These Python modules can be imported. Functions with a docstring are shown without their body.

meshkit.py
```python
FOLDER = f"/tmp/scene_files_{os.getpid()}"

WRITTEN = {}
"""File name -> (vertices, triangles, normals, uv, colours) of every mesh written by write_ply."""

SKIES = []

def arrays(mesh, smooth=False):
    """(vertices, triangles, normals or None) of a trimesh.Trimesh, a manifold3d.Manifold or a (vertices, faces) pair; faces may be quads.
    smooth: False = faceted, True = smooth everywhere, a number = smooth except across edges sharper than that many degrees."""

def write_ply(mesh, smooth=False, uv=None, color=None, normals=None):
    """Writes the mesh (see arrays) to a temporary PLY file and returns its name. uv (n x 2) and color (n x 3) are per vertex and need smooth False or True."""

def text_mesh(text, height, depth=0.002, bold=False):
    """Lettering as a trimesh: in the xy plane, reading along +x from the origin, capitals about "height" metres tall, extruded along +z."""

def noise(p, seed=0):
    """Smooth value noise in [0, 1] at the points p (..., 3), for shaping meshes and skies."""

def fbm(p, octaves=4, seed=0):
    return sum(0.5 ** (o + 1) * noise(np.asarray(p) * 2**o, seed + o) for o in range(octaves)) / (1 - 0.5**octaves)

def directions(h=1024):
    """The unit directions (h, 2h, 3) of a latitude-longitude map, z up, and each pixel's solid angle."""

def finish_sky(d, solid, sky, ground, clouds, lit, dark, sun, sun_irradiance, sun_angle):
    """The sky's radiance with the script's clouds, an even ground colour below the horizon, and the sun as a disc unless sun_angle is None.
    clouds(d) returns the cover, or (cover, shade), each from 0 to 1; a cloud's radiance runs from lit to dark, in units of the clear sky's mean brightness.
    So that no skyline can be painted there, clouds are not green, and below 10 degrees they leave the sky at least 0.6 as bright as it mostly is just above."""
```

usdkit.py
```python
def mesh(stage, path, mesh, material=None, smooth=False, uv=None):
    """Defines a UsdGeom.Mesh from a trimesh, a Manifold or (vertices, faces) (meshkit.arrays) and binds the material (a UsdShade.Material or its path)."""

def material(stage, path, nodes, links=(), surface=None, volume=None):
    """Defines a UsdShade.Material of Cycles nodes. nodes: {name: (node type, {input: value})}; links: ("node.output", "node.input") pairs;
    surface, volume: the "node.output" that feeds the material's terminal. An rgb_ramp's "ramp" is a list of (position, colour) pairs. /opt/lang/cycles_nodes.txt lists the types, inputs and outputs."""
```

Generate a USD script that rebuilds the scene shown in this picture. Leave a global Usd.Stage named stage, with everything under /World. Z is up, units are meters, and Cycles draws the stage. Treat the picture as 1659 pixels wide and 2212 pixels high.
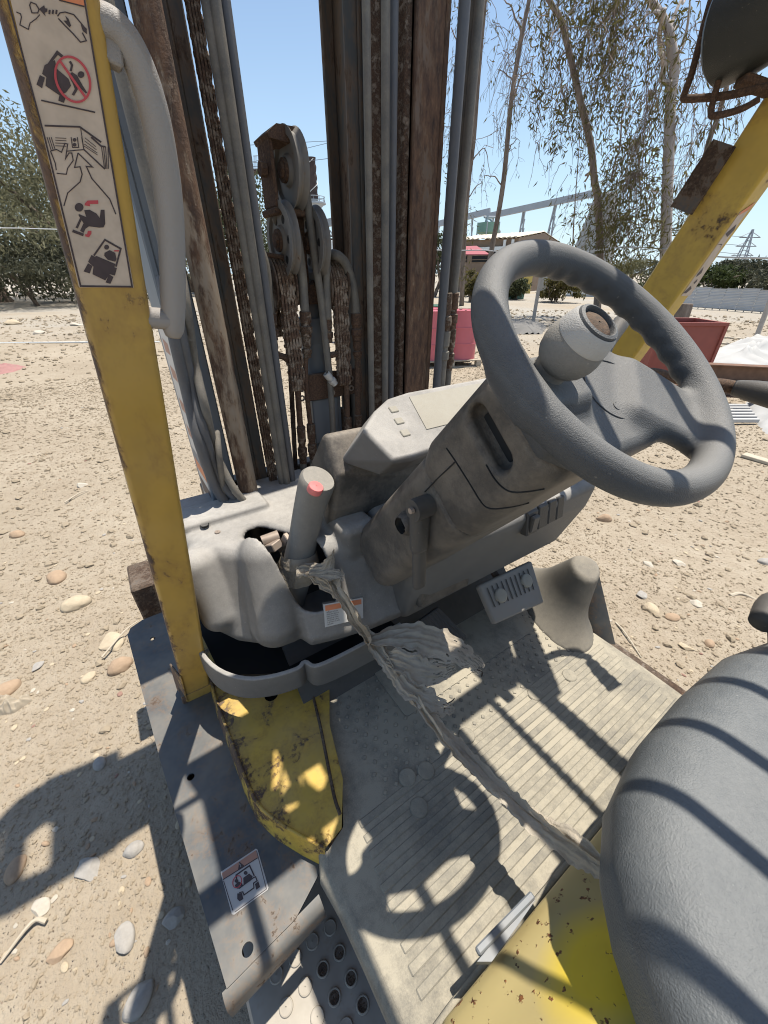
import math, random
import numpy as np, trimesh, manifold3d, usdkit, meshkit
from pxr import Usd, UsdGeom, UsdLux, UsdShade, Gf, Sdf, Vt
from shapely.geometry import Polygon, LineString, Point, box as sbox
from shapely.ops import unary_union
from scipy.spatial import ConvexHull

random.seed(7)
RNG = np.random.default_rng(7)
stage = Usd.Stage.CreateInMemory()
UsdGeom.SetStageUpAxis(stage, 'Z')
world = UsdGeom.Xform.Define(stage, '/World')
stage.SetDefaultPrim(world.GetPrim())

# ---------------------------------------------------------------- camera, sky, sun, exposure
CAM_PITCH, CAM_YAW, CAM_H, CAM_F = math.radians(31.8), math.radians(34.0), 1.62, 831.0
SUN_DIR = np.array([0.258, 0.012, 1.0]); SUN_DIR /= np.linalg.norm(SUN_DIR)
SUN_INT, SKY_STR, EXPOSURE = 1.25, 0.108, 0.56
HW, HH = 829.5, 1106.0
_fw = np.array([math.sin(CAM_YAW), math.cos(CAM_YAW), 0.0]); _rt = np.array([math.cos(CAM_YAW), -math.sin(CAM_YAW), 0.0])
_z = np.array([0, 0, 1.0])
CF = _fw*math.cos(CAM_PITCH) - _z*math.sin(CAM_PITCH)
CU = _fw*math.sin(CAM_PITCH) + _z*math.cos(CAM_PITCH)
CP = np.array([0, 0, CAM_H])
cam = UsdGeom.Camera.Define(stage, '/World/camera')
M = Gf.Matrix4d(1.0)
for r, v in enumerate((_rt, CU, -CF, CP)):
    M.SetRow(r, Gf.Vec4d(*[float(t) for t in v], 1.0 if r == 3 else 0.0))
cam.AddTransformOp().Set(M)
cam.CreateHorizontalApertureAttr(36.0); cam.CreateVerticalApertureAttr(48.0)
cam.CreateFocalLengthAttr(36.0*CAM_F/(2*HW)); cam.CreateClippingRangeAttr(Gf.Vec2f(0.02, 5000))
cam.CreateExposureAttr(EXPOSURE)

HAZE = (4.2, 5.9, 7.5)
SUN_EL = math.asin(SUN_DIR[2]); SUN_ROT = math.atan2(SUN_DIR[0], SUN_DIR[1])
usdkit.material(stage, '/World/Looks/sky_look', {
    'sky': ('sky_texture', {'sky_type': 'single_scattering', 'sun_disc': False, 'sun_elevation': SUN_EL, 'sun_rotation': SUN_ROT,
                            'altitude': 200.0, 'air_density': 1.15, 'aerosol_density': 0.7, 'ozone_density': 1.6}),
    'tc': ('texture_coordinate', {}), 'sep': ('separate_xyz', {}), 'nz': ('noise_texture', {'scale': 2.2, 'detail': 5.0, 'roughness': 0.55}),
    'low': ('map_range', {'from_min': 0.0, 'from_max': 0.62, 'to_min': 1.0, 'to_max': 0.0, 'clamp': True}), 'pw': ('math', {'math_type': 'power', 'value2': 1.9}),
    'nv': ('map_range', {'from_min': 0.3, 'from_max': 0.7, 'to_min': 0.62, 'to_max': 0.80, 'clamp': True}), 'mul': ('math', {'math_type': 'multiply'}),
    'veil': ('mix_color', {'b': HAZE, 'use_clamp': False}),
    'bg': ('background_shader', {'strength': SKY_STR})}, [('tc.generated', 'sep.vector'), ('tc.generated', 'nz.vector'), ('sep.z', 'low.value'), ('low.result', 'pw.value1'), ('nz.fac', 'nv.value'), ('pw.value', 'mul.value1'), ('nv.result', 'mul.value2'),
    ('mul.value', 'veil.fac'), ('sky.color', 'veil.a'), ('veil.result', 'bg.color')], surface='bg.background')
dome = UsdLux.DomeLight.Define(stage, '/World/sky')
UsdShade.MaterialBindingAPI.Apply(dome.GetPrim()).Bind(UsdShade.Material.Get(stage, '/World/Looks/sky_look'))
sun = UsdLux.DistantLight.Define(stage, '/World/sun')
sun.CreateIntensityAttr(SUN_INT); sun.CreateAngleAttr(0.53); sun.CreateColorAttr(Gf.Vec3f(1.0, 0.95, 0.87)); sun.CreateNormalizeAttr(True)
zx = np.cross([0, 1.0, 0], SUN_DIR); zx /= np.linalg.norm(zx); zy = np.cross(SUN_DIR, zx)
SM = Gf.Matrix4d(1.0)
for r, v in enumerate((zx, zy, SUN_DIR)):
    SM.SetRow(r, Gf.Vec4d(*[float(t) for t in v], 0))
sun.AddTransformOp().Set(SM)

# ---------------------------------------------------------------- measuring: points of the photograph on planes of the place
def ray(x, y):
    d = CF*CAM_F + _rt*(x-HW) - CU*(y-HH)
    return d/np.linalg.norm(d)
def onz(x, y, z): d = ray(x, y); return CP + d*(z-CAM_H)/d[2]
def onX(x, y, X): d = ray(x, y); return CP + d*X/d[0]
def onY(x, y, Y): d = ray(x, y); return CP + d*Y/d[1]
def onP(x, y, p0, n): d = ray(x, y); n = np.asarray(n, float); return CP + d*((np.asarray(p0)-CP)@n)/(d@n)
def atd(x, y, s): return CP + ray(x, y)*s
def vx(x, Y): return float(onY(x, 590, Y)[0])

# ---------------------------------------------------------------- prims
_used = {}
def numbered(parent, name):
    k = _used.get((parent, name), 0); _used[(parent, name)] = k + 1
    return name if k == 0 else f'{name}_{k:03d}'
def path_of(p): return '/World' if p is None else (p if isinstance(p, str) else str(p.GetPath()))
def tag(p, label=None, cat=None, group=None, kind=None):
    q = p.GetPrim() if hasattr(p, 'GetPrim') else p
    for k, v in (('label', label), ('category', cat), ('group', group), ('kind', kind)):
        if v: q.SetCustomDataByKey(k, v)
    return q
def obj(name, mesh, m, parent=None, smooth=False, label=None, cat=None, group=None, kind=None):
    pp = path_of(parent); path = pp + '/' + numbered(pp, name)
    if isinstance(mesh, list): mesh = cat_mesh(mesh)
    mesh = compact(mesh)
    return tag(usdkit.mesh(stage, path, mesh, LOOK[m] if isinstance(m, str) else m, smooth), label, cat, group, kind)
def thing(name, label, cat, loc=(0, 0, 0), rz=0.0, group=None, scale=None, rot=None, kind=None):
    path = '/World/' + numbered('/World', name)
    x = UsdGeom.Xform.Define(stage, path)
    x.AddTranslateOp().Set(Gf.Vec3d(*map(float, loc)))
    if rot is not None: x.AddRotateXYZOp().Set(Gf.Vec3f(*map(float, rot)))
    elif rz: x.AddRotateZOp().Set(math.degrees(rz))
    if scale is not None: x.AddScaleOp().Set(Gf.Vec3f(*map(float, scale)))
    return tag(x, label, cat, group, kind)
def copy_of(src, name, label, cat, loc, rz=0.0, group=None, scale=None, rot=None):
    q = thing(name, label, cat, loc, rz, group, scale, rot)
    q.GetReferences().AddInternalReference(src.GetPath()); q.SetInstanceable(True)
    return q
def cls(name, mesh_parts):
    path = '/World/Kinds/' + name
    q = stage.CreateClassPrim('/World/Kinds') if not stage.GetPrimAtPath('/World/Kinds') else None
    x = UsdGeom.Xform.Define(stage, path)
    for nm, me, m, sm in mesh_parts: obj(nm, me, m, x.GetPrim(), sm)
    return x.GetPrim()

# ---------------------------------------------------------------- mesh helpers: all give (v, f)
def VF(m): v, f, _ = meshkit.arrays(m); return v, f
def compact(m):
    v, f = VF(m); u, k = np.unique(f, return_inverse=True)
    return v[u], k.reshape(-1, 3)
def cat_mesh(ms):
    vs, fs, n = [], [], 0
    for m in ms:
        v, f = VF(m); vs.append(v); fs.append(f + n); n += len(v)
    return np.vstack(vs), np.vstack(fs)
def hullm(p):
    p = np.asarray(p, float); h = ConvexHull(p); v = p[h.vertices]; mp = -np.ones(len(p), int); mp[h.vertices] = np.arange(len(h.vertices))
    f = mp[h.simplices]; c = v.mean(0)
    nn = np.cross(v[f[:, 1]]-v[f[:, 0]], v[f[:, 2]]-v[f[:, 0]]); flip = (nn*(v[f[:, 0]]-c)).sum(1) < 0
    f[flip] = f[flip][:, ::-1]
    return v, f
def rbox(lo, hi, r=0.004):
    lo, hi = np.minimum(lo, hi), np.maximum(lo, hi); r = min(r, 0.49*(hi-lo).min()); P = []
    for sx in (0, 1):
        for sy in (0, 1):
            for sz in (0, 1):
                c = np.where([sx, sy, sz], hi, lo); s = np.where([sx, sy, sz], -r, r)
                for k in range(3):
                    q = c + s; q[k] = c[k]; P.append(q)
    return hullm(P)
def obox(c, size, R=None, r=0.004):
    size = np.asarray(size, float); v, f = rbox(-size/2, size/2, r)
    if R is not None: v = v @ np.asarray(R).T
    return v + np.asarray(c), f
def basis(w, up=(0, 0, 1)):
    w = np.asarray(w, float); w /= np.linalg.norm(w); up = np.asarray(up, float)
    if abs(w @ up) > 0.97: up = np.array([1.0, 0, 0])
    u = np.cross(up, w); u /= np.linalg.norm(u); return np.stack([u, np.cross(w, u), w], 1)
def bar(a, b, w, t, up=(0, 0, 1), r=0.002):
    a, b = np.asarray(a, float), np.asarray(b, float)
    return obox((a+b)/2, (w, t, np.linalg.norm(b-a)), basis(b-a, up), r)
def spline(P, n=8):
    P = np.asarray(P, float); Q = np.vstack([2*P[0]-P[1], P, 2*P[-1]-P[-2]]); out = []
    for i in range(1, len(Q)-2):
        a, b, c, d = Q[i-1:i+3]
        for t in np.linspace(0, 1, n, endpoint=False):
            out.append(0.5*((2*b)+(-a+c)*t+(2*a-5*b+4*c-d)*t*t+(-a+3*b-3*c+d)*t**3))
    out.append(P[-1]); return np.array(out)
def tube(P, r, sides=10, n=0, cap=True):
    P = np.asarray(P, float); r = np.broadcast_to(np.asarray(r, float), (len(P),))
    if n:
        rr = np.interp(np.linspace(0, 1, (len(P)-1)*n+1), np.linspace(0, 1, len(P)), r); P = spline(P, n); r = rr
    T = np.gradient(P, axis=0); T /= np.linalg.norm(T, axis=1, keepdims=True)+1e-12
    u = basis(T[0])[:, 0]; V = []
    for i in range(len(P)):
        u = u - T[i]*(u @ T[i]); u /= np.linalg.norm(u); w = np.cross(T[i], u); a = np.arange(sides)*2*np.pi/sides
        V.append(P[i] + r[i]*(np.cos(a)[:, None]*u + np.sin(a)[:, None]*w))
    V = np.vstack(V); F = []
    i, j = np.meshgrid(np.arange(len(P)-1), np.arange(sides), indexing='ij'); k = (j+1) % sides
    q = np.stack([i*sides+j, i*sides+k, (i+1)*sides+k, (i+1)*sides+j], -1).reshape(-1, 4)
    F = [q[:, [0, 1, 2]], q[:, [0, 2, 3]]]
    if cap:
        m = len(V); V = np.vstack([V, P[0], P[-1]]); a = np.arange(sides); b = (a+1) % sides; L = (len(P)-1)*sides
        F += [np.stack([b, a, np.full(sides, m)], 1), np.stack([L+a, L+b, np.full(sides, m+1)], 1)]
    return V, np.vstack(F)
def cyl(a, b, r, sides=20, r2=None): return tube(np.array([a, b], float), [r, r if r2 is None else r2], sides)
def lathe(prof, o, axis, sides=32):
    """prof: (radius, height) pairs along axis from o."""
    B = basis(axis); prof = np.asarray(prof, float); a = np.arange(sides)*2*np.pi/sides; n = len(prof)
    V = np.asarray(o) + (prof[:, 0][:, None, None]*(np.cos(a)[None, :, None]*B[:, 0] + np.sin(a)[None, :, None]*B[:, 1]) + prof[:, 1][:, None, None]*B[:, 2]).reshape(-1, 3)
    i, j = np.meshgrid(np.arange(n-1), np.arange(sides), indexing='ij'); k = (j+1) % sides
    q = np.stack([i*sides+j, i*sides+k, (i+1)*sides+k, (i+1)*sides+j], -1).reshape(-1, 4)
    return V, np.vstack([q[:, [0, 1, 2]], q[:, [0, 2, 3]]])
def prism(poly, z0, z1, R=None, o=(0, 0, 0)):
    ms = []
    for g in getattr(poly, 'geoms', [poly]):
        m = trimesh.creation.extrude_polygon(g, z1-z0, engine='earcut'); v = np.array(m.vertices); v[:, 2] += z0
        if R is not None: v = v @ np.asarray(R).T
        ms.append((v + np.asarray(o), np.array(m.faces)))
    return cat_mesh(ms)
def sheet(poly, f):
    """flat print: a polygon drawn in (x, y) and laid on a plane by f."""
    ms = []
    for g in getattr(poly, 'geoms', [poly]):
        if g.is_empty or g.area < 1e-9: continue
        v, t = trimesh.creation.triangulate_polygon(g, engine='earcut')
        V = np.array([f(*p) for p in v]); n = np.cross(V[t[0][1]]-V[t[0][0]], V[t[0][2]]-V[t[0][0]])
        if n @ (CP - V[t[0][0]]) < 0: t = t[:, ::-1]
        ms.append((V, t))
    return cat_mesh(ms)
def loft(A, B):
    A, B = np.asarray(A, float), np.asarray(B, float); n = len(A); V = np.vstack([A, B, A.mean(0), B.mean(0)]); i = np.arange(n); j = (i+1) % n
    return V, np.vstack([np.stack([i, j, n+j], 1), np.stack([i, n+j, n+i], 1), np.stack([j, i, np.full(n, 2*n)], 1), np.stack([n+i, n+j, np.full(n, 2*n+1)], 1)])
def rrect(w, h, r, n=5):
    P = []
    for cx, cy, a0 in ((w/2-r, h/2-r, 0), (-w/2+r, h/2-r, 90), (-w/2+r, -h/2+r, 180), (w/2-r, -h/2+r, 270)):
        for a in np.linspace(a0, a0+90, n): P.append((cx+r*math.cos(math.radians(a)), cy+r*math.sin(math.radians(a))))
    return np.array(P)
def post(a, b, w, h, r=0.006, xdir=(1, 0, 0)):
    a, b = np.asarray(a, float), np.asarray(b, float); d = (b-a)/np.linalg.norm(b-a); x = np.asarray(xdir, float); x = x - d*(x @ d); x /= np.linalg.norm(x); y = np.cross(d, x)
    S = rrect(w, h, r); E = S[:, :1]*x + S[:, 1:]*y
    return loft(a+E, b+E)

# ---------------------------------------------------------------- signed-distance modelling (surface nets)
def sdf_mesh(f, lo, hi, h):
    lo, hi = np.asarray(lo, float), np.asarray(hi, float); n = np.ceil((hi-lo)/h).astype(int)+1
    ax = [lo[k]+h*np.arange(n[k]) for k in range(3)]
    G = np.stack(np.meshgrid(*ax, indexing='ij'), -1); D = f(G.reshape(-1, 3)).reshape(n); S = D < 0
    c = np.zeros(n-1, int); acc = np.zeros((*(n-1), 3)); cnt = np.zeros(n-1)
    corner = lambda A, i, j, k: A[i:n[0]-1+i, j:n[1]-1+j, k:n[2]-1+k]
    base = G[:-1, :-1, :-1]
    for k in range(3):
        for a in (0, 1):
            for b in (0, 1):
                o0 = [0, 0, 0]; others = [q for q in range(3) if q != k]; o0[others[0]] = a; o0[others[1]] = b; o1 = list(o0); o1[k] = 1
                d0, d1 = corner(D, *o0), corner(D, *o1); x = (d0 < 0) != (d1 < 0)
                t = np.where(x, d0/np.where(x, d0-d1, 1), 0)
                p = np.broadcast_to(np.array(o0, float), acc.shape).copy(); p[..., k] = t
                acc += np.where(x[..., None], p, 0); cnt += x
    act = cnt > 0; idx = -np.ones(n-1, int); idx[act] = np.arange(act.sum())
    V = base[act] + h*acc[act]/cnt[act][:, None]; F = []
    for k in range(3):
        u, w = (k+1) % 3, (k+2) % 3
        s0 = [slice(1, -1)]*3; s0[k] = slice(0, -1); s1 = list(s0); s1[k] = slice(1, None)
        A, B = S[tuple(s0)], S[tuple(s1)]; e = np.argwhere(A != B); inside = A[tuple(e.T)]; e = e.copy(); e[:, u] += 1; e[:, w] += 1
        def cell(du, dw): q = e.copy(); q[:, u] -= du; q[:, w] -= dw; return idx[tuple(q.T)]
        q = np.stack([cell(1, 1), cell(0, 1), cell(0, 0), cell(1, 0)], 1); q[~inside] = q[~inside][:, ::-1]
        F += [q[:, [0, 1, 2]], q[:, [0, 2, 3]]]
    F = np.vstack(F); F = F[(F >= 0).all(1)]
    for _ in range(2):
        d = f(V); e = h*0.25; g = np.stack([f(V+np.eye(3)[k]*e)-f(V-np.eye(3)[k]*e) for k in range(3)], 1)/(2*e)
        V = V - np.clip(d, -h, h)[:, None]*g/np.maximum((g*g).sum(1), 0.2)[:, None]*0.8
    return V, F
def smin(a, b, k): hh = np.clip(0.5+0.5*(b-a)/k, 0, 1); return b+(a-b)*hh - k*hh*(1-hh)
def smax(a, b, k): return -smin(-a, -b, k)
def sd_box(p, c, half, r=0.0, R=None):
    q = p-np.asarray(c)
    if R is not None: q = q @ np.asarray(R)
    q = np.abs(q)-(np.asarray(half)-r); return np.linalg.norm(np.maximum(q, 0), axis=1)+np.minimum(q.max(1), 0)-r
def sd_caps(p, a, b, ra, rb=None):
    a, b = np.asarray(a, float), np.asarray(b, float); rb = ra if rb is None else rb; t = np.clip((p-a) @ (b-a)/((b-a) @ (b-a)), 0, 1)
    return np.linalg.norm(p-a-t[:, None]*(b-a), axis=1)-(ra+(rb-ra)*t)
def sd_ell(p, c, r):
    q = (p-np.asarray(c))/np.asarray(r); k = np.linalg.norm(q, axis=1); return (k-1)*np.min(r)*np.where(k > 1, 1.0, 1.0)
def sd_poly(P, x, y):
    P = np.asarray(P, float); d = np.full(len(x), 1e9); ins = np.zeros(len(x), bool)
    for i in range(len(P)):
        a, b = P[i], P[(i+1) % len(P)]; e = b-a; wx, wy = x-a[0], y-a[1]; t = np.clip((wx*e[0]+wy*e[1])/(e @ e), 0, 1)
        d = np.minimum(d, (wx-e[0]*t)**2+(wy-e[1]*t)**2)
        c1 = (y >= a[1]) != (y >= b[1])
        if e[1] != 0: ins ^= c1 & (x < a[0]+(y-a[1])*e[0]/e[1])
    d = np.sqrt(d); return np.where(ins, -d, d)
def sd_ext(d2, z, z0, z1, r=0.0):
    dz = np.abs(z-(z0+z1)/2)-(z1-z0)/2; a, b = d2+r, dz+r
    return np.minimum(np.maximum(a, b), 0)+np.hypot(np.maximum(a, 0), np.maximum(b, 0))-r
# ---------------------------------------------------------------- materials
class R(str): pass
class G:
    def __init__(s): s.N, s.L, s.k = {}, [], 0
    def __call__(s, kind, **kw):
        nm = f'{kind}_{s.k}'; s.k += 1; vals = {}
        for k, v in kw.items():
            if isinstance(v, R): s.L.append((str(v), f'{nm}.{k}'))
            else: vals[k] = v
        s.N[nm] = (kind, vals); return nm
    def math(s, t, a, b=0.0, clamp=False): return R(s('math', math_type=t, value1=a, value2=b, use_clamp=clamp)+'.value')
    def noise(s, scale, vec=None, detail=4.0, rough=0.6, dist=0.0):
        kw = dict(scale=scale, detail=detail, roughness=rough, distortion=dist)
        if vec is not None: kw['vector'] = vec
        return R(s('noise_texture', **kw)+'.fac')
    def ramp(s, fac, stops): return R(s('rgb_ramp', fac=fac, ramp=stops)+'.color')
    def step(s, fac, lo, hi): return R(s('map_range', value=fac, from_min=lo, from_max=hi, to_min=0.0, to_max=1.0, clamp=True)+'.result')
    def mix(s, fac, a, b, t='mix'): return R(s('mix_color', blend_type=t, fac=fac, a=a, b=b)+'.result')
    def pos(s, obj_space=False): return R(s('texture_coordinate')+'.object') if obj_space else R(s('geometry')+'.position')
    def scaled(s, vec, sc): return R(s('mapping', vector=vec, scale=sc)+'.vector')
    def up(s): return R(s('separate_xyz', vector=R(s('geometry')+'.normal'))+'.z')
    def bump(s, h, dist, strength=1.0, normal=None):
        kw = dict(height=h, distance=dist, strength=strength)
        if normal is not None: kw['normal'] = normal
        return R(s('bump', **kw)+'.normal')
    def done(s, name, **pb):
        p = s('principled_bsdf', **pb)
        return usdkit.material(stage, '/World/Looks/'+name, s.N, s.L, surface=p+'.BSDF')
LOOK = {}
RIM = (0.0963, -0.1320)   # the left roof pillar's centre line: x = RIM0*z + RIM1
DUST = (0.265, 0.232, 0.182)
def plain(name, col, rough=0.6, metallic=0.0, var=0.25, scale=30.0, bump=0.0, obj_space=False, spec=0.5):
    g = G(); P = g.pos(obj_space); n = g.noise(scale, P)
    c = g.mix(n, tuple(x*(1-var) for x in col), tuple(min(1, x*(1+var)) for x in col))
    kw = dict(base_color=c, roughness=rough, metallic=metallic, specular_ior_level=spec)
    if bump: kw['normal'] = g.bump(g.noise(scale*6, P), bump)
    LOOK[name] = g.done(name+'_look', **kw)
def dusty(name, base, amount=0.75, rough=0.55, dust=DUST, side=0.25, grain=0.0006, gscale=900.0, blot=9.0, pc=.42, lo=.36, hi=.62):
    """moulded plastic with dust lying on what faces up and smeared thinner on the sides"""
    g = G(); P = g.pos(); u = g.step(g.up(), -0.05, 0.92)
    n1 = g.noise(blot, P, 6.0, 0.65); n2 = g.noise(blot*9, P, 5.0, 0.7)
    cover = g.math('add', g.math('multiply', u, amount-side), side)
    patch = g.step(g.math('add', g.math('multiply', n1, 0.72), g.math('multiply', n2, 0.28)), lo, hi)
    fine = g.noise(gscale*.45, P, 3.0, 0.7)
    f = g.math('multiply', cover, g.math('add', g.math('multiply', patch, pc), g.math('add', g.math('multiply', fine, .5), .75-pc)), True)
    spots = g.step(g.noise(240.0, P, 2.0), 0.70, 0.76)
    f = g.math('add', f, g.math('multiply', spots, 0.35), True)
    c = g.mix(f, base, dust)
    nb = g.bump(g.noise(gscale, P, 2.0), grain)
    LOOK[name] = g.done(name+'_look', base_color=c, roughness=g.math('add', g.math('multiply', f, 0.35), rough, True), normal=nb, specular_ior_level=0.4)
def rusty(name, paint, cover=0.5, scale=14.0, dust=0.25, rough=0.55, stretch=(1, 1, 1), edge=0.06, pit=0.0012, dark=1.0, rim=None):
    """old paint broken through by rust, rust pitted, dust on top"""
    g = G(); P = g.pos(); V = g.scaled(P, stretch)
    n = g.math('add', g.math('multiply', g.noise(scale, V, 8.0, 0.68, 0.4), 0.7), g.math('multiply', g.noise(scale*7, V, 5.0, 0.7), 0.3))
    if rim:      # rust creeping in from one long edge: x = rim0 + rim1*z is the edge, rim2 its reach
        s_ = g('separate_xyz', vector=P); ed_ = g.math('subtract', R(s_+'.x'), g.math('add', g.math('multiply', R(s_+'.z'), rim[1]), rim[0]))
        n = g.math('add', n, g.math('multiply', g.step(ed_, rim[2], 0.0), rim[3]))
    r = g.step(n, 1-cover-edge*0.5-0.0, 1-cover+edge*0.5)
    rc = g.ramp(g.noise(scale*5, V, 6.0, 0.75), [(0.3, (0.030*dark, 0.019*dark, 0.015*dark)), (0.46, (0.075*dark, 0.042*dark, 0.028*dark)), (0.60, (0.13*dark, 0.072*dark, 0.042*dark)), (0.75, (0.24*dark, 0.175*dark, 0.115*dark))])
    pc = g.mix(g.noise(scale*1.7, V, 5.0), tuple(x*0.72 for x in paint), tuple(min(1, x*1.15) for x in paint))
    halo = g.step(n, 1-cover-edge*2.2, 1-cover)
    pc = g.mix(g.math('multiply', halo, 0.45), pc, (0.20, 0.10, 0.035))
    c = g.mix(r, pc, rc)
    u = g.step(g.up(), 0.0, 0.9)
    d = g.math('multiply', g.math('add', g.math('multiply', u, 0.8), 0.2), g.math('multiply', g.step(g.noise(7.0, P, 6.0, 0.65), 0.3, 0.65), dust), True)
    c = g.mix(d, c, DUST)
    h = g.math('add', g.math('multiply', r, 0.4), g.math('multiply', g.math('multiply', r, g.noise(scale*16, P, 4.0, 0.7)), 1.2))
    LOOK[name] = g.done(name+'_look', base_color=c, roughness=g.math('add', g.math('multiply', r, 0.35), rough, True), normal=g.bump(h, pit), specular_ior_level=0.35)

dusty('plastic_dash', (0.046, 0.045, 0.044), 0.98, 0.5, dust=(0.385, 0.360, 0.322), side=0.17, blot=7.0)
dusty('plastic_shroud', (0.020, 0.019, 0.019), 0.90, 0.42, dust=(0.25, 0.212, 0.168), side=0.36, blot=13.0, pc=.70, lo=.42, hi=.60)
dusty('plastic_grip', (0.075, 0.075, 0.075), 0.9, 0.5, dust=(0.34, 0.31, 0.26), side=0.45)
dusty('plastic_black', (0.022, 0.022, 0.024), 0.35, 0.45, side=0.12)
dusty('plastic_wheel', (0.024, 0.029, 0.036), 0.52, 0.42, dust=(0.31, 0.295, 0.265), side=0.08, grain=0.0008, gscale=900.0, blot=6.0, pc=.30)
dusty('knob_pale', (0.40, 0.39, 0.37), 0.3, 0.6, side=0.4)
dusty('mat_rubber', (0.050, 0.052, 0.053), 1.25, 0.75, dust=(0.345, 0.308, 0.235), side=0.3, blot=6.0, pc=.66)
dusty('mat_rib', (0.075, 0.076, 0.075), 1.05, 0.75, dust=(0.345, 0.308, 0.235), side=0.3, blot=7.0, pc=.62)
dusty('boot_rubber', (0.045, 0.046, 0.047), 0.85, 0.6, dust=(0.30, 0.265, 0.205), side=0.16, blot=9.0)
dusty('seat_vinyl', (0.036, 0.045, 0.052), 0.52, 0.42, dust=(0.26, 0.26, 0.245), side=0.10, grain=0.0012, gscale=420.0, blot=6.0)
dusty('hose_rubber', (0.060, 0.060, 0.060), 0.8, 0.6, side=0.55, blot=24.0, pc=.62)
dusty('hose_dark', (0.045, 0.055, 0.075), 0.6, 0.5, side=0.25, blot=20.0)
dusty('handle_grip', (0.25, 0.26, 0.27), 0.60, 0.45, dust=(0.30, 0.24, 0.185), side=0.55, blot=6.0)
dusty('panel_pale', (0.36, 0.34, 0.28), 0.6, 0.6, side=0.3)
dusty('chrome_pad', (0.26, 0.25, 0.235), 0.7, 0.6, side=0.35)
dusty('lamp_black', (0.012, 0.015, 0.015), 0.22, 0.35, side=0.06)
plain('red_button', (0.62, 0.16, 0.15), 0.5)
plain('dark_hole', (0.010, 0.010, 0.010), 0.9)
plain('bolt', (0.30, 0.24, 0.19), 0.6, 0.3)
rusty('yellow_pillar', (0.42, 0.258, 0.050), 0.370, 13.0, 0.62, 0.45, stretch=(1, 1, .5), rim=(RIM[1]-.031, RIM[0], .012, .17))
rusty('yellow_right', (0.50, 0.325, 0.05), 0.37, 14.0, 0.45, 0.45)
rusty('yellow_fender', (0.54, 0.35, 0.05), 0.40, 17.0, 0.32, 0.5, rim=(-.03, 0.0, .045, .14))
rusty('step_gray', (0.062, 0.070, 0.076), 0.378, 24.0, 0.48, 0.5)
rusty('step_pale', (0.40, 0.36, 0.30), 0.33, 12.0, 0.6, 0.6)
rusty('mast_brown', (0.085, 0.07, 0.06), 0.55, 12.0, 0.22, 0.6, stretch=(1, 1, .3))
rusty('mast_dark', (0.055, 0.053, 0.048), 0.42, 12.0, 0.30, 0.6, stretch=(1, 1, .35), dark=0.55)
rusty('mast_olive', (0.10, 0.098, 0.088), 0.36, 14.0, 0.30, 0.6, stretch=(1, 1, .3))
rusty('mast_blue', (0.14, 0.16, 0.18), 0.30, 12.0, 0.35, 0.5, stretch=(1, 1, .2))
rusty('mast_tan', (0.22, 0.185, 0.15), 0.52, 60.0, 0.5, 0.7, pit=0.002)
rusty('cylinder_rust', (0.27, 0.23, 0.18), 0.50, 9.0, 0.30, 0.55, stretch=(1, 1, .3), pit=0.0016)
rusty('chain_rust', (0.24, 0.20, 0.16), 0.50, 45.0, 0.5, 0.7, pit=0.001)
rusty('pipe_rust', (0.16, 0.11, 0.085), 0.6, 40.0, 0.35, 0.7)
rusty('steel_dark', (0.07, 0.065, 0.06), 0.5, 25.0, 0.3, 0.6, dark=0.6)
rusty('wire_rust', (0.10, 0.07, 0.055), 0.6, 60.0, 0.3, 0.6)
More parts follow.
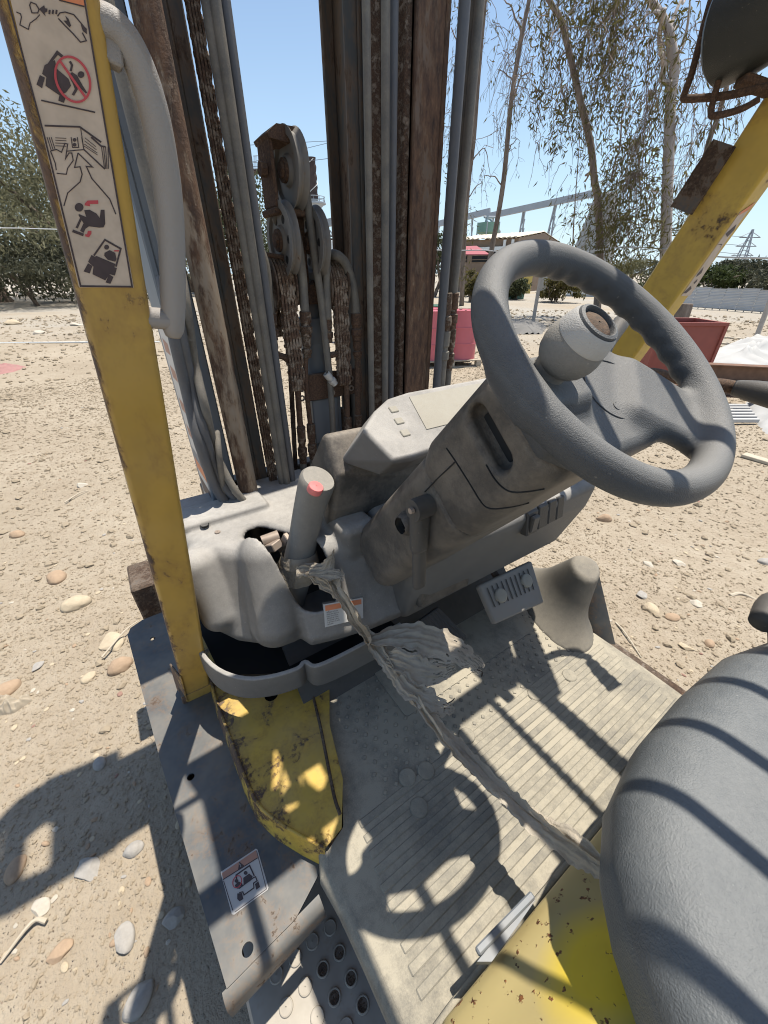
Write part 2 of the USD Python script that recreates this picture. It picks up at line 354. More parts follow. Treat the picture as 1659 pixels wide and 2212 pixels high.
rusty('sheave', (0.15, 0.14, 0.128), 0.33, 30.0, 0.5, 0.6)
# hood: thick even dust over yellow, wiped clean in one patch, with rust spots
g = G(); P = g.pos(True)
dn = g.noise(5.0, P, 4.0, 0.6)
ctr = R(g('vector_math', math_type='distance', vector1=R(g('vector_math', math_type='multiply', vector1=P, vector2=(1.0, 1.0, 1.0))+'.vector'), vector2=(0.283, -0.066, 0.885))+'.value')
wipe = g.step(g.math('add', ctr, g.math('multiply', dn, 0.06)), 0.120, 0.070)
spot = g.step(g.noise(75.0, g.scaled(P, (1, .55, 1)), 3.0, 0.55), 0.625, 0.665)
yel = g.mix(g.noise(20.0, P), (0.62, 0.44, 0.03), (0.74, 0.56, 0.035))
c = g.mix(g.math('multiply', g.math('subtract', 1.0, wipe), 0.76), yel, (0.33, 0.275, 0.18))
c = g.mix(spot, c, g.ramp(g.noise(160.0, P), [(0.35, (0.05, 0.02, 0.012)), (0.65, (0.22, 0.09, 0.03))]))
LOOK['hood_yellow'] = g.done('hood_look', base_color=c, roughness=0.55, normal=g.bump(spot, 0.0008))
# prints
plain('decal_cream', (0.46, 0.37, 0.29), 0.65, var=0.28, scale=70.0)
plain('decal_white', (0.48, 0.46, 0.42), 0.5, var=0.1)
plain('decal_gray', (0.42, 0.40, 0.37), 0.5, var=0.1)
plain('print_dark', (0.045, 0.030, 0.032), 0.6, var=0.5, scale=120.0)
plain('print_red', (0.42, 0.055, 0.065), 0.6)
plain('print_orange', (0.60, 0.20, 0.085), 0.6)
plain('print_brown', (0.36, 0.19, 0.13), 0.6)
# ---------------------------------------------------------------- the forklift truck
def rhull(P, r, sub=1):
    s = trimesh.creation.icosphere(subdivisions=2 if sub else 1, radius=r).vertices
    return hullm(np.vstack([np.asarray(p, float)+s for p in P]))
FK = thing('forklift', 'dusty yellow and grey forklift truck with grey steering wheel, rusty mast and hoses', 'forklift')
FLOOR = 0.68
# --- roof pillars, overhead guard
PN, P0 = np.array([0, 1, 0.29]), np.array([0, 0.80, 0.64])
rows = [(402, 457, 1500), (290, 376, 1080), (165, 321, 640), (100, 252, 300)]
mid = np.array([(onP(a, y, P0, PN)+onP(b, y, P0, PN))/2 for a, b, y in rows])
kx = np.polyfit(mid[:, 2], mid[:, 0], 1)
def pil(z, dx=0.0, dy=0.0): return np.array([np.polyval(kx, z)+dx, 0.80-0.29*(z-0.64)+dy, z])
PW = 0.062
pdir = pil(1.64)-pil(0.64); pdir /= np.linalg.norm(pdir)
pnorm = np.cross(pdir, [1, 0, 0]); pnorm /= np.linalg.norm(pnorm); pnorm = pnorm if pnorm[1] < 0 else -pnorm
LP = obj('roof_pillar', post(pil(0.645)-pnorm*0.028, pil(2.03)-pnorm*0.028, PW, 0.056, 0.007), 'yellow_pillar', FK, 40)
obj('pillar_foot', [post(pil(0.643, -0.004)-pnorm*0.03, pil(0.685, -0.004)-pnorm*0.03, PW+0.012, 0.064, 0.004), bar(pil(0.66, -0.037, .02), pil(0.80, -0.037, .02), 0.004, 0.05)], 'yellow_pillar', FK, 30)
def onpil(x, y, off=0.0006): return onP(x, y, pil(1.0)+pnorm*off, pnorm)
RX = 1.02
def rpil(z, dx=0.0, dy=0.0): return np.array([RX+0.028+dx, 0.505-0.37*(z-1.46)+dy, z])
RP = obj('roof_pillar', post(rpil(0.68), rpil(2.03), 0.056, 0.078, 0.007), 'yellow_right', FK, 40)
def onrear(x, y, off=0.0006):
    d = rpil(2.0)-rpil(1.0); d /= np.linalg.norm(d); n = np.cross(d, [1, 0, 0]); n /= np.linalg.norm(n); n = n if n[1] < 0 else -n
    return onP(x, y, rpil(1.5)+n*(0.039+off), n)
zd = lambda P: [((2500+x*.31585)/1.8228, (700+y*.31585)/1.8228) for x, y in P]
for nm, P, m, o in (('decal', [(1510, 300), (1310, 430), (575, 1475), (690, 1470), (1100, 840), (1420, 400)], 'decal_cream', .0006),
                    ('decal_header', [(1505, 300), (1330, 420), (1290, 470), (1420, 400)], 'print_orange', .0010),
                    ('decal_mark', [(1265, 580), (1130, 700), (1150, 740), (1240, 650)], 'print_dark', .0010),
                    ('decal_mark', [(1020, 830), (1090, 825), (1050, 900), (1078, 838)], 'print_dark', .0010),
                    ('decal_mark', [(860, 1110), (780, 1200), (760, 1240), (830, 1190)], 'print_dark', .0010),
                    ('decal_mark', [(700, 1345), (600, 1440), (640, 1440), (705, 1385)], 'print_dark', .0010),
                    ('decal_mark', [(780, 1260), (730, 1310), (740, 1325), (775, 1290)], 'print_dark', .0010)):
    obj(nm, sheet(Polygon(zd(P)).buffer(0), lambda x, y, o=o: onrear(x, y, o)), m, RP)
GZ = 2.045
obj('roof_beam', rbox((-0.02, 0.345, GZ-.03), (1.08, 0.405, GZ+.03), .01), 'yellow_right', FK, 30)
obj('roof_beam', rbox((-0.02, -0.95, GZ-.03), (1.08, -0.90, GZ+.03), .01), 'yellow_right', FK, 30)
obj('roof_beam', rbox((0.02, 0.56, GZ-.02), (.80, 0.575, GZ+.01), .005), 'yellow_right', FK, 30)
for k, x in enumerate(np.linspace(0.035, 1.035, 9)):
    w = .022 if k in (0, 8) else .009
    obj('roof_bar', rbox((x-w, -0.92, GZ-.012), (x+w, .56 if x < .8 else .40, GZ+.012), .004), 'yellow_right', FK, 30)
rp_ = Polygon([(.25, .34), (.25, .55), (.22, .655), (.57, .66), (.57, .34)])
for P_ in ([(592, 1622), (612, 1620), (604, 1700), (588, 1705)], [(612, 1665), (626, 1642), (630, 1690), (608, 1718)], [(645, 1680), (652, 1676), (658, 1712)], [(655, 1672), (690, 1650), (706, 1680), (696, 1712), (668, 1692)], [(612, 1745), (660, 1728), (692, 1725), (714, 1742), (700, 1775), (640, 1768)]):
    rp_ = rp_.difference(Polygon([(onz(x, y, .70)[0]+.258*1.36, onz(x, y, .70)[1]+.012*1.36) for x, y in P_]).buffer(0))
obj('roof_plate', prism(rp_, GZ+.013, GZ+.017), 'steel_dark', FK)
for x in (0.0, 1.06): obj('rear_pillar', post((x, -1.05, .7), (x, -0.93, 2.03), .06, .06, .006), 'yellow_right', FK, 30)

# --- decal of pictograms down the rear face of the pillar
A = lambda P: [(x*.18518, y*.18518) for x, y in P]
B = lambda P: [(65.83+x*.14883, 296.2+y*.14883) for x, y in P]
def ln(P, w, ring=False): return (LineString(P+[P[0]] if ring else P)).buffer(w, cap_style=2, join_style=2)
dec = Polygon(B([(185, 0), (705, 2180), (1500, 2185), (1112, 0)])+A([(975, -160), (84, -160)]))
obj('decal', sheet(dec, lambda x, y: onpil(x, y, .0005)), 'decal_cream', LP)
pr = lambda poly, m, o=.0009, nm='decal_print': obj(nm, sheet(poly, lambda x, y: onpil(x, y, o)), m, LP)
pr(ln(A([(70, -160), (92, 0)])+B([(205, 0), (728, 2162), (1475, 2172), (1112, 0)])+A([(985, 0), (965, -160)]), 1.9), 'print_dark', nm='decal_border')
pr(Polygon(A([(640, -160), (960, -160), (985, 66), (700, 0)])), 'print_orange', nm='decal_header')
pr(ln(A([(690, 0), (985, 76)]), 1.6), 'print_dark', nm='decal_border')
# hands and belt
pr(unary_union([ln(A([(190, 140), (238, 160), (250, 200), (232, 290), (330, 342), (350, 270), (420, 220), (465, 170)]), 1.2), ln(A([(345, 60), (372, 150), (440, 150), (455, 110), (420, 50), (360, 25), (345, 60)]), 1.3),
                Polygon(A([(455, 105), (515, 60), (525, 95), (555, 100), (550, 135), (520, 150), (535, 195)])), *[Polygon(A([(570+d, 112), (592+d, 118), (585+d, 168), (563+d, 160)])) for d in (0, 40, 80)],
                ln(A([(670, 190), (700, 150), (760, 140), (860, 170), (920, 240), (1010, 350)]), 1.4), ln(A([(680, 215), (760, 300), (850, 390), (940, 492), (1008, 475), (960, 380)]), 1.4),
                Polygon(A([(760, 180), (800, 220), (830, 300), (810, 320), (740, 240), (780, 240)])), Polygon(A([(940, 280), (1010, 330), (1015, 400), (965, 360)]))]), 'print_dark', nm='hand_pictogram')
# jumping figure, crossed out
pr(unary_union([Polygon(A([(665, 585), (740, 650), (715, 670), (675, 640), (625, 700), (560, 800), (530, 780)])), Polygon(A([(520, 760), (640, 700), (660, 800), (800, 920), (830, 1000), (770, 1080), (690, 1110), (530, 1000), (540, 900), (490, 860)])),
                Polygon(A([(465, 875), (525, 905), (490, 1030), (425, 985)])), Polygon(A([(700, 1075), (775, 1115), (745, 1200), (680, 1175)])), ln(A([(480, 1170), (1110, 1310)]), 1.7),
                Point(A([(945, 870)])[0]).buffer(7.2), Polygon(A([(840, 840), (900, 880), (960, 990), (1020, 1085), (1000, 1090), (900, 990), (840, 960), (800, 880)])), ln(A([(815, 715), (840, 760), (825, 830)]), 2.4),
                ln(A([(860, 960), (890, 1040), (850, 1110)]), 3.0)]), 'print_dark', nm='tipping_truck_pictogram')
el = np.array([(math.cos(t), math.sin(t)) for t in np.linspace(0, 2*math.pi, 40)])
cr, sr = math.cos(math.radians(68)), math.sin(math.radians(68))
ring = [(848+ (275*a*cr-190*b*sr), 925+(275*a*sr+190*b*cr)) for a, b in el]
pr(unary_union([ln(A(ring), 2.6), ln(A([(700, 710), (1000, 1140)]), 2.6)]), 'print_red', .0013, 'ban_sign')
# manual
pr(unary_union([ln(A([(520, 1465), (930, 1480), (1180, 1659)]), 2.0), ln(A([(940, 1490), (965, 1659)]), .9)]), 'print_dark', nm='book_pictogram')
pr(unary_union([ln(B([(745, 0), (775, 180), (520, 205)]), 1.2), ln(B([(880, 0), (1025, 130), (1085, 140)]), 1.9), ln(B([(775, 180), (1080, 465)]), 1.5), *[ln(B([(1030+d, 135), (1075+d*.6, 460)]), .9) for d in (0, 30, 60, 95)],
                *[ln(B([(790-d*.1, 10+d), (950+d*.2, 140+d)]), .7) for d in (0, 45, 90, 120)], ln(B([(590, 0), (610, 150), (700, 150), (680, 0)]), 1.0), *[Point(B([(640, y)])[0]).buffer(4.0) for y in (40, 110)],
                *[ln(B([(360, y), (520, y+8)]), .8) for y in (10, 45, 85, 125)], *[ln(B([(240+d, 0), (300+d, 190)]), .9) for d in (0, 30, 60)],
                ln(B([(290, 200), (380, 180), (450, 220), (500, 90), (540, 100), (510, 310), (560, 230), (600, 230), (620, 340), (540, 450), (520, 540), (380, 525)]), 1.2), ln(B([(290, 200), (360, 380), (375, 480)]), 1.2),
                ln(B([(690, 230), (640, 440), (720, 430), (750, 540), (720, 650), (540, 810), (485, 1000)]), 1.3), ln(B([(690, 230), (900, 435), (810, 425), (890, 600), (1150, 900), (1240, 1120)]), 1.3)]), 'print_dark', nm='book_pictogram')
# seated figure
pr(unary_union([Point(B([(706, 1018)])[0]).buffer(9.3), Polygon(B([(780, 1060), (860, 1055), (960, 1110), (1005, 1175), (1020, 1055), (1075, 1055), (1085, 1260), (1060, 1310), (1000, 1315), (850, 1295), (800, 1330), (770, 1390), (720, 1360), (770, 1250), (700, 1140), (700, 1115), (810, 1160), (790, 1100)])),
                ln(B([(735, 1180), (670, 1320)]), 2.6), ln(B([(610, 1360), (770, 1420)]), 3.0)]), 'print_dark', nm='seated_figure_pictogram')
pr(unary_union([Polygon(B([(790, 960), (830, 920), (980, 915), (985, 970), (860, 970), (865, 1005), (785, 990)])), Polygon(B([(835, 1360), (885, 1360), (885, 1400), (850, 1455), (795, 1440), (795, 1405), (820, 1410)])), Polygon(B([(1215, 1640), (1285, 1640), (1285, 1660), (1215, 1660)]))]), 'print_red', nm='arrow_mark')
# truck pictogram
pr(unary_union([ln(B([(920, 1720), (1080, 1490), (1310, 1620), (1240, 1880)]), 2.0), Point(B([(1105, 1598)])[0]).buffer(5.3), Polygon(B([(1075, 1680), (1150, 1640), (1230, 1680), (1250, 1770), (1230, 1810), (1120, 1780), (1070, 1720)])),
                Polygon(B([(885, 1710), (930, 1735), (960, 1725), (1230, 1840), (1220, 1890), (1255, 1900), (1225, 2010), (1150, 1990), (1085, 2080), (900, 1990), (915, 1880), (835, 1810)])), Polygon(B([(835, 1830), (900, 1870), (860, 1980), (770, 1950)])), Polygon(B([(1140, 1990), (1205, 2030), (1160, 2130), (1090, 2110)]))]), 'print_dark', nm='truck_pictogram')

# --- grab handle beside the pillar
hp = [onP(x, y, pil(1.0)-pnorm*.012, pnorm) for x, y in [(208, 45), (238, 52), (272, 85), (304, 150), (332, 240), (352, 340), (364, 430), (371, 530), (374, 640), (374, 705), (374, 726)]]
hr = [.0100, .0107, .0113, .0118, .0122, .0124, .0126, .0126, .0126, .0118, .0082]
hd = obj('grab_handle', tube(hp, hr, 18, 5), 'handle_grip', FK, True)
q0, q1 = onP(326, 684, pil(1.0)-pnorm*.012, pnorm), onP(372, 690, pil(1.0)-pnorm*.012, pnorm)
obj('bracket', cyl(q0-np.array([.01, 0, 0]), q1, .011, 14), 'handle_grip', hd, 40)
q0 = onP(215, 75, pil(1.0)-pnorm*.014, pnorm); q1 = onP(262, 100, pil(1.0)-pnorm*.014, pnorm)
obj('bracket', bar(q0, q1, .016, .03), 'handle_grip', hd, 40)

# --- fender step, yellow fender panel, lower step
SZ = 0.64
sp = Polygon([(-.211, 1.150), (-.200, 1.178), (-.165, 1.195), (.02, 1.20), (.05, .95), (.068, .300), (-.019, .255), (-.142, .243), (-.157, .412), (-.180, .685)])
def hole(x, y, r, z=SZ): c = onz(x, y, z); return Point(c[0], c[1]).buffer(r)
sp = sp.difference(unary_union([hole(330, 1379, .0075), hole(412, 1678, .008), hole(535, 2051, .0095)]))
ST = obj('fender_step', [prism(sp, SZ-.005, SZ)], 'step_gray', FK, 30)
e = [(-.019, .255), (-.142, .243)]
for k in range(1):
    a, b = np.array([-.150, .2436, SZ-.003]), np.array([.03, .262, SZ-.003])
    lip = [(0, 0), (-.010, -.002), (-.018, -.008), (-.022, -.018), (-.023, -.05), (-.019, -.05), (-.018, -.018), (-.014, -.010), (-.008, -.006), (0, -.005)]
    L = lambda c: [c+np.array([0, y, z]) for y, z in lip]
    obj('step_lip', loft(L(a), L(b)), 'step_gray', ST, 50)
obj('step_skirt', rbox((-.145, .27, SZ-.25), (-.135, 1.15, SZ-.006), .002), 'steel_dark', ST)
zS = lambda P: [((840+x*.15672)/1.8228, (3300+y*.15672)/1.8228) for x, y in P]
sk = lambda P, m, o, nm, w=None: obj(nm, sheet(Polygon(zS(P)).buffer(0) if w is None else ln(zS(P), w), lambda x, y: onz(x, y, SZ+o)), m, ST)
sk([(185, 850), (1070, 265), (1110, 290), (1385, 1240), (1365, 1300), (520, 1925), (465, 1915), (195, 920)], 'decal_gray', .0006, 'warning_sticker')
sk([(210, 885), (1065, 305), (1120, 490), (255, 1050)], 'print_brown', .0010, 'sticker_header')
sk([(255, 1070), (490, 1820)], 'print_dark', .0010, 'sticker_border', .9); sk([(540, 1860), (1335, 1280), (1085, 310)], 'print_dark', .0010, 'sticker_border', .7)
sk([(240, 1045), (1115, 495)], 'print_dark', .0013, 'sticker_border', .9)
obj('warning_triangle', sheet(Polygon(zS([(650, 590), (775, 690), (620, 800)])), lambda x, y: onz(x, y, SZ+.0014)), 'print_dark', ST)
obj('exclamation_mark', sheet(unary_union([ln(zS([(660, 640), (680, 690)]), .6), Point(zS([(690, 720)])[0]).buffer(.8)]), lambda x, y: onz(x, y, SZ+.0018)), 'decal_white', ST)
sk([(620, 1270), (570, 930), (910, 690), (1030, 950)], 'print_dark', .0013, 'truck_pictogram', 1.5)
sk([(640, 1270), (1000, 1000), (1060, 970), (1100, 1070), (1010, 1130), (1020, 1250), (770, 1430), (740, 1350), (650, 1370)], 'print_dark', .0013, 'truck_pictogram', 1.2)
sk([(1045, 1155), (1130, 1085), (1175, 1225), (1080, 1300)], 'print_dark', .0013, 'truck_pictogram'); sk([(600, 1390), (720, 1380), (755, 1530), (660, 1590), (600, 1530)], 'print_dark', .0013, 'truck_pictogram')
obj('figure_pictogram', sheet(unary_union([Point(zS([(812, 875)])[0]).buffer(4.2), Polygon(zS([(750, 1000), (900, 890), (990, 960), (930, 1080), (760, 1160)])), Point(zS([(582, 1075)])[0]).buffer(4.0), Polygon(zS([(540, 1180), (640, 1090), (720, 1130), (740, 1190), (560, 1260)]))]), lambda x, y: onz(x, y, SZ+.0014)), 'print_dark', ST)
obj('ban_ring', sheet(ln(zS([(600+130*a*.8-40*b, 1095+20*a+150*b) for a, b in el]), 1.0), lambda x, y: onz(x, y, SZ+.0020)), 'print_red', ST)

PZ = 0.70
ped = [onz(x, y, PZ)[:2] for x, y in [(448, 1440), (470, 1520), (500, 1600), (528, 1675), (556, 1735), (600, 1775), (655, 1808), (703, 1832), (738, 1788)]]+[(.15, .38), (.18, .50), (.24, .62), (.26, .95), (-.03, .95)]
hc = onz(586, 1501, PZ)
pp = Polygon(ped).difference(Point(hc[0], hc[1]).buffer(.017))
FP = obj('fender_panel', prism(pp, PZ-.003, PZ), 'yellow_fender', FK)
edge = np.array(ped[:8]); V = []
n2 = len(edge); wall = np.vstack([np.column_stack([edge, np.full(n2, PZ)]), np.column_stack([edge+np.array([-.012, -.004]), np.full(n2, SZ-.002)])])
i = np.arange(n2-1); obj('panel_flange', (wall, np.vstack([np.stack([i, n2+i, i+1], 1), np.stack([i+1, n2+i, n2+i+1], 1)])), 'yellow_fender', FP, True)
obj('panel_bead', tube(np.column_stack([edge, np.full(n2, PZ+.0008)]), .0035, 8, 4), 'yellow_fender', FP, True)
ov = onz(655, 1470, PZ+.001); seam = [onz(x, y, PZ+.0005) for x, y in [(668, 1470), (690, 1560), (706, 1640), (722, 1720), (735, 1760)]]
obj('panel_seam', tube(seam, .0035, 6, 4), 'steel_dark', FP, True)
obj('hole_rim', lathe([(.0172, 0), (.0172, -.03), (.001, -.03)], (hc[0], hc[1], PZ-.0005), (0, 0, 1), 24), 'dark_hole', FP)

LS = obj('lower_step', [rbox((-.155, -.35, .335), (.30, .42, .35), .004), rbox((-.157, -.35, .24), (-.150, .42, .345), .003), rbox((-.155, .42, .35), (.3, .425, SZ-.01), .002)], 'step_pale', FK)
zL = lambda x, y: ((700+x*.48222)/1.8228, (3300+y*.48222)/1.8228)
for x, y, deep in [(1245, 730, 1), (1100, 845, 0), (960, 980, 1), (805, 1115, 0), (600, 1170, 0), (1320, 935, 2), (1185, 1070, 2), (1040, 1215, 1), (885, 1380, 0), (1415, 1145, 2), (1280, 1300, 2), (1140, 1460, 1), (1510, 1360, 2), (1375, 1550, 1)]:
    c = onz(*zL(x, y), .352)
    if deep == 2:
        obj('tread_hole', lathe([(.014, 0), (.013, .003), (.0112, .0034), (.0098, .001), (.009, -.001)], c, (0, 0, 1), 20), 'step_pale', LS, 50); obj('hole_shade', lathe([(.0096, .0022), (.001, .0015)], c, (0, 0, 1), 20), 'steel_dark', LS)
    else: obj('tread_stud', lathe([(.0145, -.001), (.0135, .0025), (.0122, .0030), (.0108, .0022), (.001, .0022+.0015*(1-deep))], c, (0, 0, 1), 20), 'step_pale', LS, 50)

# --- floor mat
ml = [(.205, .60), (.183, .535), (.174, .472), (.145, .375), (.112, .312), (.070, .296), (.058, .268), (.066, .21), (.070, .13), (.072, .054), (.075, -.06)]
mp = Polygon(ml+[(.11, -.06), (.11, .0215), (.985, .0215), (.990, .20), (.988, .31), (.93, .40), (.89, .50), (.86, .60)])
MT = obj('floor_mat', [prism(mp, FLOOR-.016, FLOOR)], 'mat_rubber', FK, 30)
lipx = np.array(ml[5:]+[(.078, -.3)]); lv = []
pro = [(0, 0), (-.008, -.001), (-.015, -.005), (-.019, -.012), (-.020, -.028), (-.016, -.028), (-.014, -.014), (-.004, -.008)]
T2 = np.gradient(lipx, axis=0); T2 /= np.linalg.norm(T2, axis=1, keepdims=True); N2 = np.stack([-T2[:, 1], T2[:, 0]], 1)*-1
N2 = np.where((N2 @ np.array([-1, 0]))[:, None] < 0, -N2, N2); rings = [[(p[0]-nn[0]*a, p[1]-nn[1]*a, FLOOR-.0005+b) for a, b in pro] for p, nn in zip(lipx, N2)]
ms = [loft(rings[k], rings[k+1]) for k in range(len(rings)-1)]
obj('mat_lip', ms, 'mat_rubber', MT, 60)
for k, y in enumerate(np.arange(.062, .300, .026)):
    x0, x1 = .105+.004*k, .965-(k % 2)*.02
    segs = np.split(np.linspace(x0, x1, 2), 1)
    obj('mat_rib', rbox((x0, y-.0075, FLOOR-.002), (x1, y+.0075, FLOOR+.0024), .0018), 'mat_rib', MT)
studs = []
for k in range(12):
    for j in range(26):
        x, y = .215+j*.0295+(k % 2)*.0148, .315+k*.021
        if Polygon(mp).buffer(-.02).contains(Point(x, y)): studs.append(obox((x, y, FLOOR+.0005), (.0085, .0085, .004), basis((0, 0, 1)) @ np.array([[.707, -.707, 0], [.707, .707, 0], [0, 0, 1]]), .0012))
obj('mat_studs', studs, 'mat_rib', MT, kind='stuff')
for x, y in [(920, 1665), (1008, 1590), (905, 1745), (880, 1680), (1155, 1500), (1230, 1460)]:
    c = onz(x, y, FLOOR); obj('mat_boss', lathe([(.020, -.001), (.019, .003), (.016, .0045), (.001, .0048)], c, (0, 0, 1), 22), 'mat_rib', MT, 50)
obj('toe_board', hullm([(.15, .555, FLOOR-.01), (.93, .555, FLOOR-.01), (.15, .575, FLOOR+.004), (.93, .575, FLOOR+.004), (.15, .80, .93), (.93, .80, .93), (.15, .82, .92), (.93, .82, .92)]), 'plastic_black', FK)
obj('mat_panel', prism(Polygon([(.36, .43), (.36, .56), (.80, .56), (.86, .50), (.82, .43)]).buffer(.01), FLOOR+.0005, FLOOR+.003), 'mat_rubber', MT, 30)
obj('chassis', [rbox((.10, -1.3, .22), (1.05, .56, FLOOR-.03), .01), rbox((.05, .56, .25), (.9, 1.0, .62), .01), rbox((-.02, -1.7, .3), (1.07, -.50, 1.0), .05)], 'steel_dark', FK)
obj('front_tyre', lathe([(.12, -.1), (.26, -.1), (.30, -.08), (.315, -.03), (.315, .03), (.30, .08), (.26, .1), (.12, .1)], (-.06, .95, .315), (1, 0, 0), 36), 'plastic_black', FK, 30)
obj('front_tyre', lathe([(.12, -.1), (.26, -.1), (.30, -.08), (.315, -.03), (.315, .03), (.30, .08), (.26, .1), (.12, .1)], (.97, .95, .315), (1, 0, 0), 36), 'plastic_black', FK, 30)
# boot at the mat's far corner
def f_boot(p):
    zz = np.clip((p[:, 2]-.68)/.20, 0, 1.2); fl = .045*(1-np.clip(zz*1.8, 0, 1))**2
    cx, cy = .985+.012*zz, .455-.055*zz; dx, dy = (p[:, 0]-cx), (p[:, 1]-cy); u = dx*.86-dy*.51; v_ = dx*.51+dy*.86
    d = (np.hypot(v_/(.150-.100*zz+fl), u/(.052-.018*zz+fl))-1)*.05
    d = smax(d, p[:, 2]-.880-.25*(p[:, 0]-1.0), .010); d = np.maximum(d, FLOOR-.02-p[:, 2])
    return d*.8
obj('mat_boot', sdf_mesh(f_boot, (.80, .16, .64), (1.16, .70, .98), .008), 'boot_rubber', FK, True)
obj('boot_edge', hullm([(1.005, .36, .66), (1.03, .25, .64), (1.06, .40, .86), (1.05, .44, .86), (1.07, .36, .66), (1.0, .30, .655)]), 'step_gray', FK, 30)

# --- dash: cowl, trim band, panel
plan = [(-.005, 1.0), (-.004, .86), (.012, .775), (.055, .70), (.12, .640), (.165, .622), (.18, .622), (.192, .590), (.25, .572), (.33, .553), (.47, .540), (.47, 1.0)]
def f_cowl(p):
    y = p[:, 1]-.50*np.maximum(p[:, 2]-.90, 0)
    d = sd_ext(sd_poly(plan, p[:, 0], y), p[:, 2], .868, 1.098, .026)*.88
    d = smin(d, sd_caps(p, (.170, .725, 1.070), (.140, .660, .93), .064, .056), .016)
    d = smin(d, sd_caps(p, (.028, .80, 1.05), (.040, .750, .94), .046, .042), .016)
    d = smin(d, sd_box(p, (.12, .93, 1.085), (.115, .05, .03), .012), .01)
    g1 = sd_caps(p, (.088, .715, 1.11), (.078, .640, .93), .017, .013); d = smax(d, -g1, .012)
    g2 = sd_box(p, (.365, .695, 1.09), (.055, .075, .05), .03); d = smin(d, g2+.008, .015)
    d = np.maximum(d, -(d+.011))
    s = np.minimum(sd_caps(p, (.172, .795, 1.12), (.215, .695, 1.115), .044, .054), sd_caps(p, (.215, .695, 1.115), (.240, .635, 1.00), .054, .052)); d = smax(d, -s, .005)
    return d
obj('dash_cowl', sdf_mesh(f_cowl, (-.06, .48, .84), (.50, 1.06, 1.16), .006), 'plastic_dash', FK, True)
lk = obj('lever_linkage', [bar((.185, .775, 1.06), (.20, .745, 1.075), .03, .02), cyl((.175, .78, 1.075), (.215, .775, 1.08), .014, 12), bar((.215, .78, 1.03), (.225, .74, 1.095), .012, .02)], 'bolt', FK, 30)
bandp = np.array([(-.034, .90), (-.030, .78), (-.012, .69), (.03, .63), (.09, .596), (.15, .582), (.172, .590), (.186, .562), (.24, .552), (.33, .548), (.42, .545)])
bs = spline(np.column_stack([bandp, np.zeros(len(bandp))]), 4)[:, :2]; nb = len(bs)
T2 = np.gradient(bs, axis=0); T2 /= np.linalg.norm(T2, axis=1, keepdims=True); Nn = np.stack([T2[:, 1], -T2[:, 0]], 1)
ztop = np.interp(np.linspace(0, 1, nb), [0, .35, .6, .66, 1], [.875, .845, .842, .846, .858])
secs = [[(*p, .775), (*(p+n*.004), .778), (*(p+n*.005), z-.003), (*(p+n*.002), z), (*(p-n*.005), z), (*(p-n*.005), .775)] for p, n, z in zip(bs, Nn, ztop)]
V = np.array(secs).reshape(-1, 3); i, j = np.meshgrid(np.arange(nb-1), np.arange(6), indexing='ij'); k = (j+1) % 6; q = np.stack([i*6+j, i*6+k, (i+1)*6+k, (i+1)*6+j], -1).reshape(-1, 4)
obj('trim_band', (V, np.vstack([q[:, [0, 1, 2]], q[:, [0, 2, 3]]])), 'plastic_dash', FK, 45)
obj('cowl_floor', hullm([(-.02, .98, .77), (.45, .98, .77), (.0, .72, .772), (.45, .57, .772), (.2, .60, .772), (.0, .72, .76), (.45, .57, .76), (-.02, .98, .76), (.45, .98, .76)]), 'dark_hole', FK)
obj('dash_panel', rhull([(.44, .56, .895), (.44, .52, 1.10), (.44, .93, 1.12), (.44, .93, .90), (.955, .56, .895), (.962, .520, .94), (.966, .470, 1.08), (.966, .462, 1.130), (.955, .93, 1.15), (.95, .93, .90), (.60, .475, 1.12)], .026), 'plastic_dash', FK, True)
SWN = np.array([0, -.985, .17]); SWP = np.array([.8, .434, 1.08])
swq = [(1139, 1113), (1164, 1098), (1186, 1086), (1204, 1077), (1220, 1070)]
for k in range(4):
    a, b = onP(*swq[k], SWP, SWN), onP(*swq[k+1], SWP, SWN); w = abs(b[0]-a[0]); c = (a+b)/2-np.array([0, 0, .030])
    Bs = np.stack([[1, 0, 0], np.cross(SWN, [1, 0, 0]), SWN], 1)
    sw = obj('rocker_switch', obox(c-SWN*.004, (w*.95, .062, .022), Bs, .003), 'plastic_black', FK)
    if k == 0: obj('rocker', obox(c+SWN*.009, (w*.6, .044, .012), Bs @ trimesh.transformations.rotation_matrix(.2, [1, 0, 0])[:3, :3], .003), 'plastic_black', sw)
obj('dash_pocket', rhull([(.46, .52, .93), (.60, .515, .93), (.60, .525, .985), (.46, .53, .985), (.46, .60, .96), (.6, .6, .96)], .012), 'plastic_shroud', FK, True)
# instrument hood
HN = np.array([0, -.5, .866]); H0 = np.array([.5, .65, 1.36])
hq = [onP(x, y, H0, HN) for x, y in [(796, 928), (818, 890), (846, 864), (885, 851), (852, 984), (893, 978), (905, 950)]]
up_ = [p-HN*.012 for p in hq]+[np.array([.80, .700, 1.388])-HN*.012, np.array([.80, .60, 1.33])-HN*.012]
HD = obj('instrument_hood', rhull([*up_, *[p-HN*.045+np.array([0, .02, 0]) for p in up_], (.375, .70, 1.27), (.80, .74, 1.27)], .011), 'plastic_dash', FK, True)
dq = [onP(x, y, H0+HN*.0006, HN) for x, y in [(884, 857), (922, 927)]]
v1 = np.array([1, 0, 0]); B3 = np.stack([v1, np.cross(HN, v1), HN], 1)
c = np.array([.545, dq[0][1], dq[0][2]]); e2 = np.array([.545, dq[1][1], dq[1][2]])
obj('display_panel', hullm([dq[0], dq[0]-HN*.006, dq[1], dq[1]-HN*.006, dq[0]+v1*.24, dq[0]+v1*.24-HN*.006, dq[1]+v1*.26, dq[1]+v1*.26-HN*.006]), 'panel_pale', HD)
